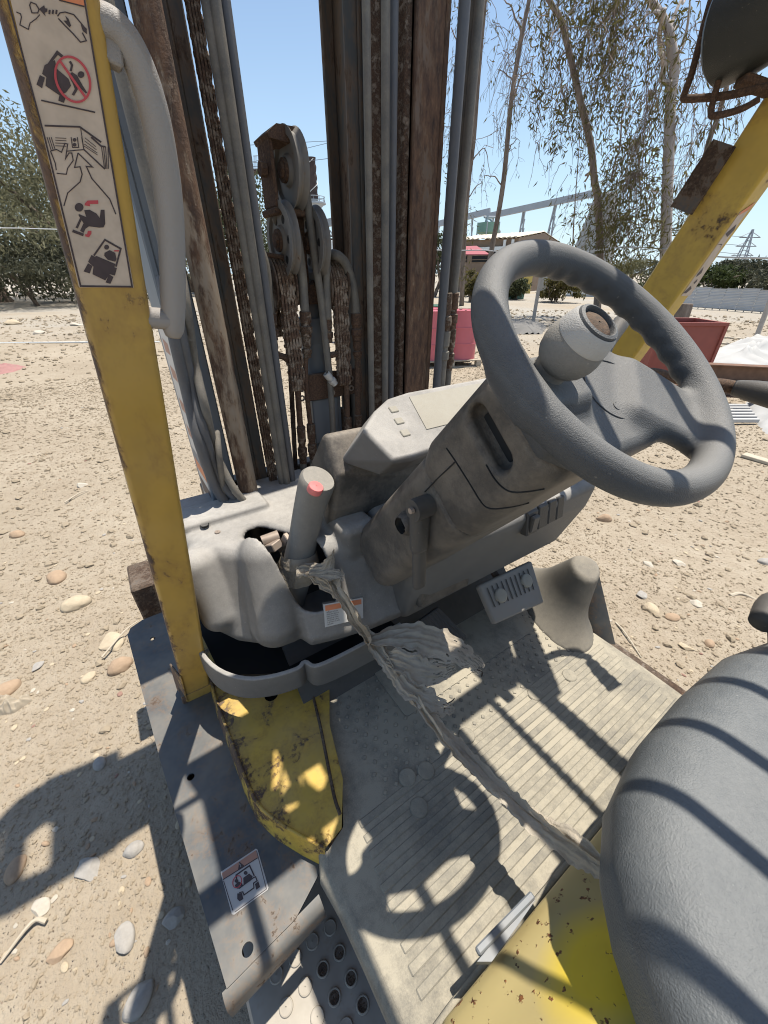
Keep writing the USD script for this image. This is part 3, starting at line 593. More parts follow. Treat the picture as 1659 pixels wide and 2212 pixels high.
for x, y in [(850, 885), (862, 910), (875, 936)]: obj('push_button', obox(onP(x, y, H0-HN*.0012, HN), (.020, .017, .006), B3, .0015), 'panel_pale', HD)
obj('dash_column', rhull([(.352, .70, 1.24), (.335, .70, 1.16), (.355, .745, 1.30), (.36, .92, 1.10), (.80, .92, 1.13), (.80, .74, 1.29), (.80, .68, 1.12), (.335, .74, 1.04)], .018), 'plastic_shroud', FK, True)
# column shroud, in its own frame (across, down the column, up)
WC = np.array([.442, .225, 1.54]); TH = math.radians(39.2)
AX = np.array([0, math.sin(TH), -math.cos(TH)]); PU = np.array([0, math.cos(TH), math.sin(TH)])
CB = np.stack([[1, 0, 0], AX, PU], 1)
kh = [(onX(x, y, .360)-WC) @ CB for x, y in [(1035, 900), (1085, 990)]]
def f_col(p):
    d = sd_box(p, (0, .43, -.016), (.086, .215, .076), .036)
    t = np.clip((p[:, 1]-.25)/.4, 0, 1)
    d2 = sd_box(p, (0, .155, -.012), (.088, .100, .078), .03); d = smin(d, d2, .012)
    d = smin(d, sd_caps(p, (0, .075, -.01), (0, .13, -.01), .05, .06), .02)
    for yy in (.262,): d = np.maximum(d, -(np.maximum(np.abs(p[:, 1]-yy)-.0018, -(d+.004))))
    k = np.linalg.norm
    a, b = kh; cut = sd_caps(p, (-.095, a[1], a[2]), (-.095, b[1], b[2]), .021); cut = smin(cut, sd_caps(p, (-.07, a[1], a[2]), (-.07, b[1], b[2]), .017), .004)
    d = smax(d, -cut, .004)
    d = smin(d, sd_caps(p, (-.084, .365, -.015), (-.093, .365, -.015), .022), .006)
    return d
v, f = sdf_mesh(f_col, (-.11, -.05, -.12), (.11, .68, .09), .0045)
CS = obj('column_shroud', (v @ CB.T+WC, f), 'plastic_shroud', FK, True)
loc = lambda x, y, z: WC+CB @ np.array([x, y, z])
obj('key_slot', obox(loc(-.058, (kh[0][1]+kh[1][1])/2, (kh[0][2]+kh[1][2])/2), (.004, .115, .070), CB, .001), 'dark_hole', CS)
def col_hit(x, y):
    s_ = np.linspace(.3, 1.1, 1600); d_ = f_col((CP+ray(x, y)*s_[:, None]-WC) @ CB); k_ = np.argmax(d_ < .0006); return CP+ray(x, y)*s_[k_] if d_[k_] < .0006 else None
for P_ in ([(944, 940), (964, 968), (984, 997), (1014, 1044), (1040, 1086), (1060, 1099), (1100, 1096), (1143, 1086)], [(984, 997), (962, 1018), (941, 1038), (918, 1062)], [(1050, 1004), (1066, 1032), (1084, 1052), (1106, 1063), (1140, 1062), (1176, 1056)]):
    Q_ = [q for q in (col_hit(x, y) for x, y in P_) if q is not None]
    if len(Q_) > 2: obj('panel_seam', tube(Q_, .0011, 6, 3), 'dark_hole', CS, True)
TL = [onX(x, y, .338) for x, y in [(908, 1097), (905, 1180), (905, 1262)]]
tl = obj('tilt_lever', rhull([TL[0]+np.array([dx, 0, 0]) for dx in (-.006, .006)]+[TL[1]+np.array([dx, 0, 0]) for dx in (-.004, .004)], .0125), 'plastic_black', FK, True)
obj('lever_arm', rhull([TL[1]+np.array([dx, 0, .02]) for dx in (-.004, .004)]+[TL[2]+np.array([dx, 0, 0]) for dx in (-.003, .003)], .0095), 'plastic_black', tl, True)
obj('pivot_boss', cyl(TL[0]+np.array([.03, 0, 0]), TL[0]+np.array([-.016, 0, 0]), .0185, 24), 'plastic_black', tl, 40)
obj('bolt', cyl(TL[0]+np.array([-.018, -.004, .004]), TL[0]+np.array([-.024, -.004, .004]), .005, 8), 'bolt', tl)
# --- steering wheel
WB = np.stack([[1, 0, 0], PU, -AX], 1)
HUBP = [(-.100, .004), (-.06, .014), (.0, .026), (.040, .022), (.066, -.01), (.085, -.05), (.02, -.085), (-.06, -.085), (-.10, -.055)]
def f_whl(p):
    th = np.arctan2(p[:, 1], p[:, 0]); rr = np.hypot(p[:, 0], p[:, 1])
    grip = np.clip((np.cos(th-math.radians(25))-.35)/.2, 0, 1)*np.clip((.150-rr)/.006, 0, 1)*np.clip((.006-p[:, 2])/.008, 0, 1)
    d = np.hypot(rr-.150, p[:, 2]*.95)-(.0172+.0012*grip*np.cos(th*34))
    hub = sd_ext(sd_poly(HUBP, p[:, 0], p[:, 1])-.012, p[:, 2]-.03*np.minimum(p[:, 1]+.02, 0), -.060, -.012, .016)
    a = math.radians(-42); R = np.array([[math.cos(a), -math.sin(a), 0], [math.sin(a), math.cos(a), 0], [0, 0, 1]])
    s2 = sd_box(p, R @ np.array([.095, -.004, -.014]), (.062, .044, .012), .012, R)
    s1 = sd_box(p, (-.110, -.008, -.008), (.048, .030, .012), .010)
    d = smin(d, smin(smin(hub, s1, .022), s2, .02), .016)
    return d
v, f = sdf_mesh(f_whl, (-.175, -.175, -.062), (.175, .175, .022), .0030)
SW = obj('steering_wheel', (v @ WB.T+WC, f), 'plastic_wheel', FK, True)
wl = lambda x, y, z: WC+WB @ np.array([x, y, z])
hz_ = lambda y: -.0116+.03*min(y+.02, 0)
obj('horn_pad', tube([wl(.002+.044*a, -.026+.038*b, hz_(-.026+.038*b)) for a, b in el], .0009, 6), 'plastic_wheel', SW, True)
for bx, by in ((-.012, -.046), (.026, -.040), (.028, -.008)): obj('pad_screw', tube([wl(bx+.0048*a, by+.0048*b, hz_(by)) for a, b in el], .0008, 6), 'plastic_wheel', SW, True)
KS = lambda P: [(r*.86, h) for r, h in P]
KN = -AX; kb = wl(-.106, .001, .000)
obj('spinner_knob', lathe(KS([(.0200, -.004), (.0195, .006), (.0190, .010), (.0235, .013), (.0282, .019), (.0312, .028), (.0312, .035), (.0296, .041), (.0282, .0425), (.0278, .046)]), kb, KN, 40), 'plastic_grip', SW, 40)
obj('knob_band', lathe(KS([(.0280, .0420), (.0288, .0440), (.0273, .050), (.0255, .0555), (.0228, .0585), (.0222, .0580)]), kb, KN, 40), 'knob_pale', SW, 50)
obj('knob_rim', lathe(KS([(.0224, .0575), (.0215, .0605), (.0185, .0615), (.0172, .0605), (.0168, .0555)]), kb, KN, 40), 'plastic_wheel', SW, 50)
obj('knob_cap', lathe(KS([(.0165, .0545), (.0160, .0572), (.0120, .0592), (.001, .0600)]), kb, KN, 36), 'pipe_rust', SW, True)
obj('turn_lever', [tube([wl(.05, .0, -.06), wl(.13, .055, -.055), wl(.20, .09, -.05)], [.010, .010, .012], 12, 4)], 'plastic_black', CS, True)
# --- brake lever with red button
def grip(secs):
    R_ = []
    for c, n, a, b in secs:
        B_ = basis(n, (0, 1, 0)); t_ = np.arange(26)*2*math.pi/26; R_.append(np.asarray(c)+np.cos(t_)[:, None]*a*B_[:, 0]+np.sin(t_)[:, None]*b*B_[:, 1])
    V = np.vstack(R_+[np.asarray(secs[0][0])[None], np.asarray(secs[-1][0])[None]]); k = len(secs); i, j = np.meshgrid(np.arange(k-1), np.arange(26), indexing='ij'); jj = (j+1) % 26
    q = np.stack([i*26+j, i*26+jj, (i+1)*26+jj, (i+1)*26+j], -1).reshape(-1, 4); a = np.arange(26); b = (a+1) % 26
    return V, np.vstack([q[:, [0, 1, 2]], q[:, [0, 2, 3]], np.stack([b, a, np.full(26, k*26)], 1), np.stack([(k-1)*26+a, (k-1)*26+b, np.full(26, k*26+1)], 1)])
up1, up2 = (.16, -.05, 1.0), (.25, -.40, .88)
LB = obj('brake_lever', grip([((.215, .72, .90), up1, .020, .020), ((.222, .72, .965), up1, .034, .031), ((.226, .72, .985), up1, .0385, .034), ((.238, .718, 1.04), up1, .0365, .033), ((.256, .714, 1.10), up1, .0345, .032), ((.272, .709, 1.16), up1, .0355, .033), ((.284, .703, 1.20), (.2, -.2, .95), .0375, .036), ((.293, .697, 1.232), up2, .039, .041), ((.2955, .694, 1.241), up2, .0385, .0405), ((.2975, .691, 1.247), up2, .0345, .0365)]), 'plastic_grip', FK, 50)
tn = np.array([.25, -.35, .9]); tn /= np.linalg.norm(tn)
tn = np.array(up2)/np.linalg.norm(up2); bc = onP(682, 1053, np.array([.2975, .691, 1.247]), tn)
obj('release_button', lathe([(.0165, -.010), (.0165, .002), (.0150, .0042), (.001, .0052)], bc, tn, 24), 'red_button', LB, 40)
# --- pedals
pc = onz(1106, 1278, .84); pn = np.array([0, -.72, .69]); pq = [onP(x, y, pc, pn) for x, y in [(1040, 1268), (1148, 1217), (1172, 1298), (1072, 1342)]]
BP = obj('brake_pedal', rhull([p-pn*.008 for p in pq]+[p-pn*.014 for p in pq], .007), 'chrome_pad', FK, True)
for k in range(10):
    t = .08+.09*k; a = pq[0]*(1-t)+pq[1]*t; b = pq[3]*(1-t)+pq[2]*t
    obj('pad_rib', bar(a*.92+b*.08+pn*.0012, a*.35+b*.65+pn*.0012, .0035, .003, pn), 'plastic_black', BP)
for s, t in ((.25, .42), (.80, .35)):
    c = (pq[0]*(1-s)+pq[1]*s)*(1-t)+(pq[3]*(1-s)+pq[2]*s)*t; obj('wear_patch', lathe([(.021, -.001), (.0205, .004), (.016, .0062), (.001, .0066)], c, pn, 24), 'panel_pale', BP, True)
obj('pedal_arm', bar((pq[0]+pq[2])/2-pn*.016, (pq[0]+pq[2])/2+np.array([0, .25, .12]), .02, .012), 'steel_dark', BP)
ac = onz(965, 1362, .76); an = np.array([0, -.6, .8]); aq = [onP(x, y, ac, an) for x, y in [(905, 1345), (945, 1316), (1003, 1376), (960, 1415)]]
AP = obj('accelerator_pedal', rhull([p for p in aq]+[p-an*.01 for p in aq], .006), 'plastic_black', FK, True)
for k in range(6):
    t = .1+.16*k; obj('pad_rib', bar(aq[0]*(1-t)+aq[1]*t+an*.006, aq[3]*(1-t)+aq[2]*t+an*.006, .005, .004, an), 'plastic_black', AP)
# --- hood and seat
def f_hood(p):
    t = np.clip((.03-p[:, 1])/.14, 0, 1); q = p.copy(); q[:, 2] -= .135*t*t*(3-2*t)
    d = .8*sd_box(q, (.56, -.55, .60), (.475, .571, .20), .030)
    return d
obj('engine_hood', sdf_mesh(f_hood, (.06, -.42, .62), (1.06, .07, .98), .010), 'hood_yellow', FK, True)
obj('hood_seal', tube([(.10, .024, .6835), (.20, .0275, .684), (.55, .028, .684), (.98, .028, .684)], .0055, 8, 4), 'mat_rubber', FK, True)
hl = [onz(x, y, .806) for x, y in [(1030, 2078), (1062, 2078), (1125, 1990), (1156, 1945), (1128, 1958), (1078, 2020)]]
obj('hood_latch', [prism(Polygon([p[:2] for p in hl]), .790, .808), bar((hl[3][0], hl[3][1]+.006, .81), (hl[0][0]+.006, hl[0][1]+.006, .81), .010, .012)], 'mast_blue', FK, 30)
sc = [onz(x, y, 1.035)[:2] for x, y in [(1490, 2380), (1425, 2190), (1362, 2020), (1326, 1860), (1330, 1720), (1385, 1600), (1470, 1500), (1560, 1420), (1659, 1385), (1760, 1370)]]
splan = [tuple(p) for p in sc]+[(1.05, -.10), (1.0, -.6), (.25, -.6)]
def f_seat(p):
    d2 = sd_poly(splan, p[:, 0], p[:, 1]); e = 0.9*sd_ext(d2, p[:, 2], .915, 1.085, .07)
    return e-.006*np.sin(np.clip(-d2/.35, 0, 1)*math.pi)
obj('seat_cushion', sdf_mesh(f_seat, (.16, -.62, .90), (1.1, .12, 1.12), .010), 'seat_vinyl', FK, True)
def f_back(p): return sd_box(p, (.58, -.62, 1.32), (.26, .07, .30), .06)
obj('seat_back', sdf_mesh(f_back, (.28, -.72, 1.0), (.88, -.52, 1.64), .02), 'seat_vinyl', FK, True)
ka = onz(1655, 1336, 1.10); obj('hydraulic_lever', [tube([ka+np.array([-.012, 0, -.004]), ka+np.array([.04, .0, .005]), ka+np.array([.10, -.02, .02])], [.020, .027, .02], 16, 4), tube([ka+np.array([.05, 0, -.01]), ka+np.array([.07, -.10, -.25])], .009, 10)], 'plastic_black', FK, True)
# lever on the far side: rusty bent rod ending in a black grip
lv = [onX(x, y, X) for x, y, X in [(1330, 838, .86), (1352, 822, .87), (1385, 806, .89), (1420, 806, .92), (1460, 818, .97), (1500, 826, 1.03), (1560, 832, 1.07), (1592, 838, 1.08)]]
rl = obj('selector_lever', tube(lv, [.008, .008, .0085, .009, .010, .012, .013, .013], 12, 4), 'pipe_rust', FK, True)
obj('lever_grip', tube([onX(x, y, X) for x, y, X in [(1585, 838, 1.07), (1600, 840, 1.07), (1640, 848, 1.06), (1700, 862, 1.05)]], [.015, .0175, .022, .025], 18, 4), 'plastic_black', rl, True)
gs = [onX(x, y, .80) for x, y in [(1374, 828), (1392, 834), (1412, 842)]]
obj('signal_lever', tube(gs, [.015, .0155, .0145], 18, 3), 'plastic_shroud', FK, True)
# --- work lamps and rusty plate on the pillars
def lamp(side):
    mir = lambda p: np.array([p[0] if side > 0 else .52-(p[0]-.52)-.02, p[1], p[2]])
    c = mir(np.array([.975, .415, 1.955])); fwd = np.array([0.15*side, .98, -.05]); fwd /= np.linalg.norm(fwd)
    body = lathe([(.001, -.062), (.030, -.062), (.046, -.055), (.058, -.035), (.066, .0), (.068, .045), (.064, .05), (.001, .05)], c, fwd, 32)
    q = obj('work_lamp', body, 'lamp_black', FK, 40)
    obj('lamp_fins', [lathe([(.034, -.064-k*.003), (.040, -.064-k*.003), (.040, -.0655-k*.003), (.034, -.0655-k*.003)], c, fwd, 24) for k in range(3)]+[lathe([(.001, -.078), (.016, -.078), (.022, -.060)], c, fwd, 24)], 'lamp_black', q, 40)
    P = [mir(onX(x, y, .97)) for x, y in [(1545, -30), (1520, 60), (1494, 160), (1478, 205), (1484, 213), (1560, 208), (1620, 196), (1690, 180)]]
    obj('lamp_guard', tube(P, .0055, 8, 3), 'wire_rust', q, True)
    P = [mir(onX(x, y, .965)) for x, y in [(1560, 150), (1548, 190), (1536, 240), (1545, 250), (1600, 236), (1640, 214)]]
    obj('lamp_bracket', tube(P, .0050, 8, 3), 'wire_rust', q, True)
    obj('lamp_mount', bar(mir(np.array([.975, .42, 1.885])), rpil(1.86) if side > 0 else pil(1.86), .03, .012), 'wire_rust', q)
lamp(1); lamp(-1)
pl = [onX(x, y, 1.00) for x, y in [(1541, 300), (1588, 316), (1492, 464), (1448, 446)]]
obj('pillar_plate', hullm(pl+[p+np.array([.006, 0, 0]) for p in pl]), 'steel_dark', FK)
# ---------------------------------------------------------------- mast
ZT = 2.95
def vbar(p0, p1, Y0, Y1, m, z0=.25, z1=ZT, name='mast_rail', r=.003, parent=None):
    return obj(name, rbox((vx(p0, Y0), Y0, z0), (vx(p1, Y0), Y1, z1), r), m, parent or FK)
def channel(xa, xb, ya, yb, t, web, z0=.2, z1=ZT):
    """rolled channel: web on the left or right, flanges back and front"""
    w = (xa, xa+t) if web == 'l' else (xb-t, xb); o = (xa+t, xb) if web == 'l' else (xa, xb-t)
    return [rbox((w[0], ya, z0), (w[1], yb, z1), .003), rbox((o[0]-.002, ya+.0015, z0), (o[1], ya+t, z1), .003), rbox((o[0]-.002, yb-t, z0), (o[1], yb-.0015, z1), .003)]
ML = obj('mast_channel', channel(.120, .186, 1.0, 1.17, .014, 'l'), 'mast_blue', FK)
lab = lambda z0, z1, m, d=0: obj('rail_label', (np.array([(.1196-d*.0003, 1.02, z0), (.1196-d*.0003, 1.14, z0), (.1196-d*.0003, 1.14, z1), (.1196-d*.0003, 1.02, z1)]), np.array([[0, 2, 1], [0, 3, 2]])), m, ML)
lab(1.21, 1.52, 'decal_white'); lab(1.05, 1.18, 'decal_white'); lab(1.145, 1.178, 'print_orange', 1); lab(1.07, 1.12, 'print_dark', 1)
for z in (1.25, 1.32, 1.40, 1.46): obj('rail_mark', (np.array([(.1193, 1.04+.01*(z > 1.3), z), (.1193, 1.12, z), (.1193, 1.12, z+.03), (.1193, 1.05, z+.025)]), np.array([[0, 2, 1], [0, 3, 2]])), 'print_brown', ML)
obj('mast_channel', channel(vx(462, 1.06), vx(500, 1.06), 1.06, 1.20, .012, 'l'), 'mast_dark', FK)
MR = obj('mast_channel', channel(.762, .856, 1.0, 1.17, .014, 'r'), 'mast_brown', FK)
obj('mast_channel', channel(vx(862, 1.03), vx(874, 1.03), 1.03, 1.18, .01, 'r'), 'mast_dark', FK)
vbar(866, 878, 1.015, 1.045, 'mast_tan', name='mast_strip')
obj('mast_channel', channel(vx(765, 1.10), vx(793, 1.10), 1.10, 1.22, .012, 'r'), 'mast_dark', FK)
vbar(806, 825, 1.07, 1.10, 'mast_tan', name='mast_strip'); vbar(795, 866, 1.16, 1.19, 'mast_olive', name='mast_web')
obj('lift_cylinder', [cyl((.2125, .985, .3), (.2125, .985, ZT), .0245, 28), cyl((.2125, .985, .62), (.2125, .985, .70), .031, 28)], 'cylinder_rust', FK, True)
# straight hoses and pipes up the rails
def hose(name, px, Y, r, m, lean=0.0, z0=.55, z1=ZT, wob=.0, sides=12):
    x = vx(px, Y); zz = np.linspace(z0, z1, 12)
    return obj(name, tube([(x+lean*(z-1.62)+wob*math.sin(3*z+px), Y+wob*math.cos(2*z+px), z) for z in zz], r, sides, 3), m, FK, True)
hose('hydraulic_hose', 372, .955, .0125, 'hose_rubber', 0, 1.5); hose('steel_pipe', 342, 1.02, .006, 'mast_blue')
hose('flat_hose', 539, 1.0, .0105, 'hose_rubber'); hose('flat_hose', 553, .99, .0095, 'hose_rubber'); hose('steel_pipe', 568, 1.0, .0105, 'hose_dark')
hose('hydraulic_hose', 799, .985, .0085, 'hose_rubber', .0, .9, ZT, .003); hose('hydraulic_hose', 832, .985, .0095, 'hose_rubber'); hose('steel_pipe', 846, .99, .0095, 'hose_dark'); hose('hydraulic_hose', 838.5, 1.0, .0075, 'hose_rubber')
hose('hydraulic_hose', 961, .985, .0135, 'hose_dark', .004, .8); hose('hydraulic_hose', 975, 1.02, .0125, 'hose_rubber', .012, 1.52); hose('hydraulic_hose', 984, 1.0, .0120, 'hose_rubber', .010, 1.52)
def fit(x, y, x2, y2, Y, r, m='mast_tan', nm='hose_fitting'):
    a, b = onY(x, y, Y), onY(x2, y2, Y); d = (b-a)/np.linalg.norm(b-a); L = np.linalg.norm(b-a)
    return obj(nm, lathe([(r*.8, 0), (r, .002), (r, L*.42), (r*.82, L*.45), (r*.82, L*.55), (r*1.12, L*.58), (r*1.12, L*.8), (r*.9, L*.83), (r*.9, L), (.001, L)], a, d, 10), m, FK, 40)
fit(966, 632, 962, 720, .985, .016); fit(981, 632, 975, 712, 1.0, .0155, 'pipe_rust'); fit(962, 715, 955, 790, .985, .017, 'hose_rubber'); fit(976, 710, 968, 800, 1.0, .015)
obj('hydraulic_hose', [tube([onY(x, y, .985) for x, y in [(956, 780), (951, 850), (946, 930)]], .014, 12, 4), tube([onY(x, y, 1.0) for x, y in [(968, 795), (964, 850), (958, 930)]], .013, 12, 4)], 'hose_rubber', FK, True)
# low hoses curving round by the mast foot on the left
for P, r, m in (([(386, 560), (402, 660), (420, 780), (443, 880), (470, 985), (520, 1075), (590, 1130)], .0095, 'hose_rubber'), ([(372, 600), (392, 720), (415, 830), (440, 930), (478, 1040), (540, 1110)], .0105, 'hose_dark'), ([(352, 600), (375, 720), (402, 840), (432, 960), (470, 1060), (520, 1120)], .0125, 'hose_dark'),
                ([(468, 930), (474, 990), (482, 1060), (484, 1110)], .0075, 'hose_rubber')):
    obj('hydraulic_hose', tube([onY(x, y, .965-.03*(k % 2)) for k, (x, y) in enumerate(P)], r, 12, 6), m, FK, True)
# --- chains: every plate its own part
def chain(P, w, pitch, Y_up=(1, 0, 0), m='chain_rust', t=None, plates=4):
    P = np.asarray(P, float); S = spline(P, 10); d = np.r_[0, np.cumsum(np.linalg.norm(np.diff(S, axis=0), axis=1))]; n = int(d[-1]/pitch)
    c = None; t = t or w/plates*.80
    for k in range(n):
        a = np.array([np.interp(k*pitch, d, S[:, q]) for q in range(3)]); b = np.array([np.interp((k+1)*pitch, d, S[:, q]) for q in range(3)])
        u = np.array(Y_up, float); dr = (b-a)/np.linalg.norm(b-a); nn = np.cross(u, dr); nn /= np.linalg.norm(nn); ms = []
        for j in range(plates):
            off = (j-(plates-1)/2)*w/(plates-1)*(.94 if k % 2 else .80)+(w/plates*.22 if k % 2 else 0)
            o = LineString([(0, 0), (pitch, 0)]).buffer(pitch*.42, quad_segs=2).simplify(pitch*.04)
            ms.append(prism(o, -t/2, t/2, np.stack([dr, nn, u], 1), a+u*off))
        ms.append(cyl(a-u*w*.62, a+u*w*.62, pitch*.20, 7))
        if c is None: c = obj('lift_chain', ms, m, FK)
        else: obj('chain_link', ms, m, c)
YM = 1.10
chain([(vx(514, 1.035), 1.035, z) for z in np.linspace(2.75, .75, 9)], .020, .0215)
chain([onY(x, y, YM+.05) for x, y in [(585, 800), (598, 860), (612, 940), (624, 1030)]], .026, .0215, m='steel_dark')
# --- sheaves
def sheave(x, y, Y, r, w, m='sheave', spokes=True, ax=(1, 0, 0)):
    c = onY(x, y, Y); ax = np.array(ax, float); q = None
    prof = [(r*.30, -w*.5), (r*.34, -w*.5), (r*.40, -w*.2), (r*.74, -w*.2), (r*.80, -w*.5), (r, -w*.5), (r*.985, -w*.42), (r*.88, -w*.1), (r*.88, w*.1), (r*.985, w*.42), (r, w*.5), (r*.80, w*.5), (r*.74, w*.2), (r*.40, w*.2), (r*.34, w*.5), (r*.30, w*.5)]
    q = obj('sheave', lathe(prof, c, ax, 40), m, FK, 35)
    obj('axle', [cyl(c-ax*w*.75, c+ax*w*.75, r*.29, 18), lathe([(r*.2, 0), (r*.2, -.006), (.001, -.007)], c-ax*w*.75, ax, 6)], 'pipe_rust', q, 40)
    if spokes:
        B = basis(ax)
        for k in range(6):
            a = k*math.pi/3; d = B[:, 0]*math.cos(a)+B[:, 1]*math.sin(a); obj('spoke', cyl(c-ax*w*.22+d*r*.57, c-ax*w*.205+d*r*.57, r*.11, 10), 'dark_hole', q)
    return q
sheave(627, 370, YM-.03, .076, .026, 'sheave', spokes=False); sheave(612, 520, YM-.03, .078, .022); sheave(676, 526, YM-.02, .078, .022)
for px_, yt_, yb_, md in ((614, 557, 850, -1), (731, 563, 830, 1)):   # wide leaf chains running over their own wheels
    Yc, R_ = YM+.005, .058; X_ = vx(px_, Yc-R_); zt_ = onY(px_-6, yt_, Yc-.02)[2]; c_ = np.array([X_, Yc, zt_-R_]); zb_ = onY(px_, yb_, Yc-R_)[2]
    arc = [c_+np.array([0, R_*math.cos(a), R_*math.sin(a)]) for a in np.linspace(0, math.pi, 9)]
    chain([arc[0]-np.array([0, 0, .12])]+arc+[np.array([X_, Yc-R_, z_]) for z_ in np.linspace(arc[-1][2]-.04, zb_, 6)], .037, .0220, plates=5)
    w_ = obj('sheave', lathe([(.012, -.022), (R_-.010, -.019), (R_-.010, .019), (.012, .019)], c_, (1, 0, 0), 36), 'steel_dark', FK, 40)
    for s_ in (-1, 1): obj('sheave_flange', lathe([(.012, s_*.0300), (R_*.8, s_*.0300), (R_+.014, s_*.0275), (R_+.014, s_*.0235), (R_-.01, s_*.0215)], c_, (1, 0, 0), 36), 'steel_dark', w_, 40)
    obj('axle', cyl(c_-np.array([.05, 0, 0]), c_+np.array([.05, 0, 0]), .014, 14), 'pipe_rust', w_, 40)

# bracket carrying the top sheave
bx = lambda P, Y: [onY(x, y, Y) for x, y in P]
a, b, c_, d_ = bx([(588, 300), (600, 452), (650, 455), (648, 300)], YM-.02)
tz, bz, xl, xr = onY(620, 282, YM-.02)[2], onY(620, 452, YM-.02)[2], vx(596, YM-.02), vx(652, YM-.02)
xl, xr = .424, .484
kb_ = obj('sheave_bracket', [rbox((xl-.008, YM-.050, bz), (xl, YM+.030, tz-.015), .003), rbox((xr, YM-.055, bz), (xr+.010, YM+.040, tz-.02), .003), hullm([(xl-.012, YM-.055, tz-.016), (xl+.010, YM-.055, tz), (xr-.005, YM-.055, tz), (xr+.010, YM-.055, tz-.022), (xl-.012, YM+.035, tz-.016), (xl+.01, YM+.035, tz), (xr-.005, YM+.035, tz), (xr+.010, YM+.035, tz-.022), (xl-.008, YM-.055, tz-.024), (xr+.006, YM-.055, tz-.03), (xl-.008, YM+.035, tz-.024), (xr+.006, YM+.035, tz-.03)]),
     rbox((xl-.012, YM-.05, bz-.014), (xr+.01, YM+.04, bz), .003)], 'pipe_rust', FK)
obj('bracket_bolt', cyl((xl-.026, YM-.02, (bz+tz)/2-.002), (xl-.012, YM-.02, (bz+tz)/2-.002), .014, 8), 'pipe_rust', kb_)
obj('piston_rod', [rbox((vx(636, YM), YM-.015, onY(640, 640, YM)[2]), (vx(662, YM), YM+.02, bz-.01), .003), rbox((vx(600, YM), YM-.012, onY(640, 640, YM)[2]-.02), (vx(735, YM), YM+.03, onY(640, 612, YM)[2]), .004)], 'pipe_rust', FK)
obj('guide_pin', cyl(onY(565, 548, YM-.04), onY(612, 556, YM-.04), .005, 8), 'pipe_rust', FK); obj('guide_pin', cyl(onY(700, 556, YM-.02), onY(718, 548, YM-.02), .005, 8), 'pipe_rust', FK)
obj('centre_cylinder', [cyl((vx(665, YM+.04), YM+.04, .4), (vx(665, YM+.04), YM+.04, onY(660, 700, YM)[2]), .040, 28), cyl((vx(665, YM+.04), YM+.04, onY(660, 745, YM)[2]), (vx(665, YM+.04), YM+.04, onY(660, 690, YM)[2]), .046, 28), cyl((vx(665, YM+.04), YM+.04, 1.2), (vx(665, YM+.04), YM+.04, 1.62), .024, 20)], 'mast_blue', FK, True)
# cross plate with bolts, lower block
z1, z0 = onY(700, 806, YM-.03)[2], onY(700, 862, YM-.03)[2]
cp_ = obj('cross_plate', [rbox((vx(640, YM-.03), YM-.03, z0), (vx(776, YM-.03), YM-.015, z1), .002)], 'pipe_rust', FK)
for x, y in [(651, 822), (652, 860), (651, 840), (757, 817), (758, 838), (716, 822), (717, 848)]: obj('bolt', lathe([(.009, 0), (.009, -.004), (.005, -.0045), (.0045, -.001)], onY(x, y, YM-.031), (0, 1, 0), 10), 'bolt', cp_)
obj('lower_block', [rbox((vx(640, YM), YM-.02, z0-.14), (vx(705, YM), YM+.01, z0-.002), .003), rbox((vx(700, YM), YM-.01, z0-.22), (vx(716, YM), YM+.01, z0), .003)], 'mast_blue', FK)
obj('stay', [bar(onY(622, 700, YM), onY(640, 1040, YM), .012, .012), bar(onY(740, 880, YM), onY(742, 1040, YM), .02, .012), bar(onY(712, 930, YM), onY(738, 1050, YM-.05), .012, .012)], 'steel_dark', FK)
obj('mast_crossbeam', rbox((.12, 1.17, .98), (.856, 1.22, 1.06), .004), 'mast_dark', FK)
obj('mast_crossbeam', rbox((.12, 1.17, .30), (.856, 1.22, .50), .004), 'mast_dark', FK)
for z in (.25, .55): obj('fork_carriage_bar', rbox((.15, 1.25, z), (.83, 1.29, z+.08), .004), 'mast_dark', FK)
# hoses over the sheaves, crimped fittings, bent pipes
def hz(P, r, Y=YM-.05, m='hose_rubber', n=6): return obj('hydraulic_hose', tube([onY(x, y, Y) if len(q) == 0 else onY(x, y, q[0]) for x, y, *q in P], r, 12, n), m, FK, True)
hz([(627, 310, YM), (633, 292, YM-.02), (641, 305), (650, 345), (659, 400), (669, 470), (681, 560), (694, 650), (703, 730), (712, 815)], .0098)
hz([(598, 480, YM), (606, 458, YM-.02), (618, 458), (632, 482), (644, 530), (652, 590), (656, 640), (659, 676)], .0118)
hz([(668, 475, YM), (678, 458, YM-.02), (690, 478), (700, 525), (706, 590), (706, 640), (708, 690)], .0112)
hz([(548, 600, YM), (551, 560, YM-.02), (556, 541), (564, 548), (572, 575), (577, 610), (580, 650), (582, 680)], .0125)
hz([(702, 566, YM), (712, 553, YM-.02), (726, 551), (744, 566), (757, 598), (765, 640), (769, 680)], .0120)
fit(582, 676, 588, 735, YM-.05, .0165, 'mast_tan'); fit(659, 672, 662, 728, YM-.05, .0155, 'mast_tan'); fit(769, 676, 771, 735, YM-.05, .0155, 'pipe_rust'); fit(708, 686, 711, 740, YM-.05, .011, 'mast_tan')
fit(588, 735, 594, 778, YM-.05, .013, 'pipe_rust'); fit(662, 728, 664, 772, YM-.05, .012, 'mast_tan'); fit(771, 735, 773, 775, YM-.05, .013, 'pipe_rust')
def pipe(P, r=.0085, Y=YM-.05): return obj('bent_pipe', tube([onY(x, y, Y) for x, y in P], r, 10, 6), 'pipe_rust', FK, True)
pipe([(592, 772), (604, 768), (620, 776), (633, 793), (641, 820), (645, 870), (649, 925)]); pipe([(664, 768), (660, 780), (661, 830), (666, 880), (671, 925)], .007)
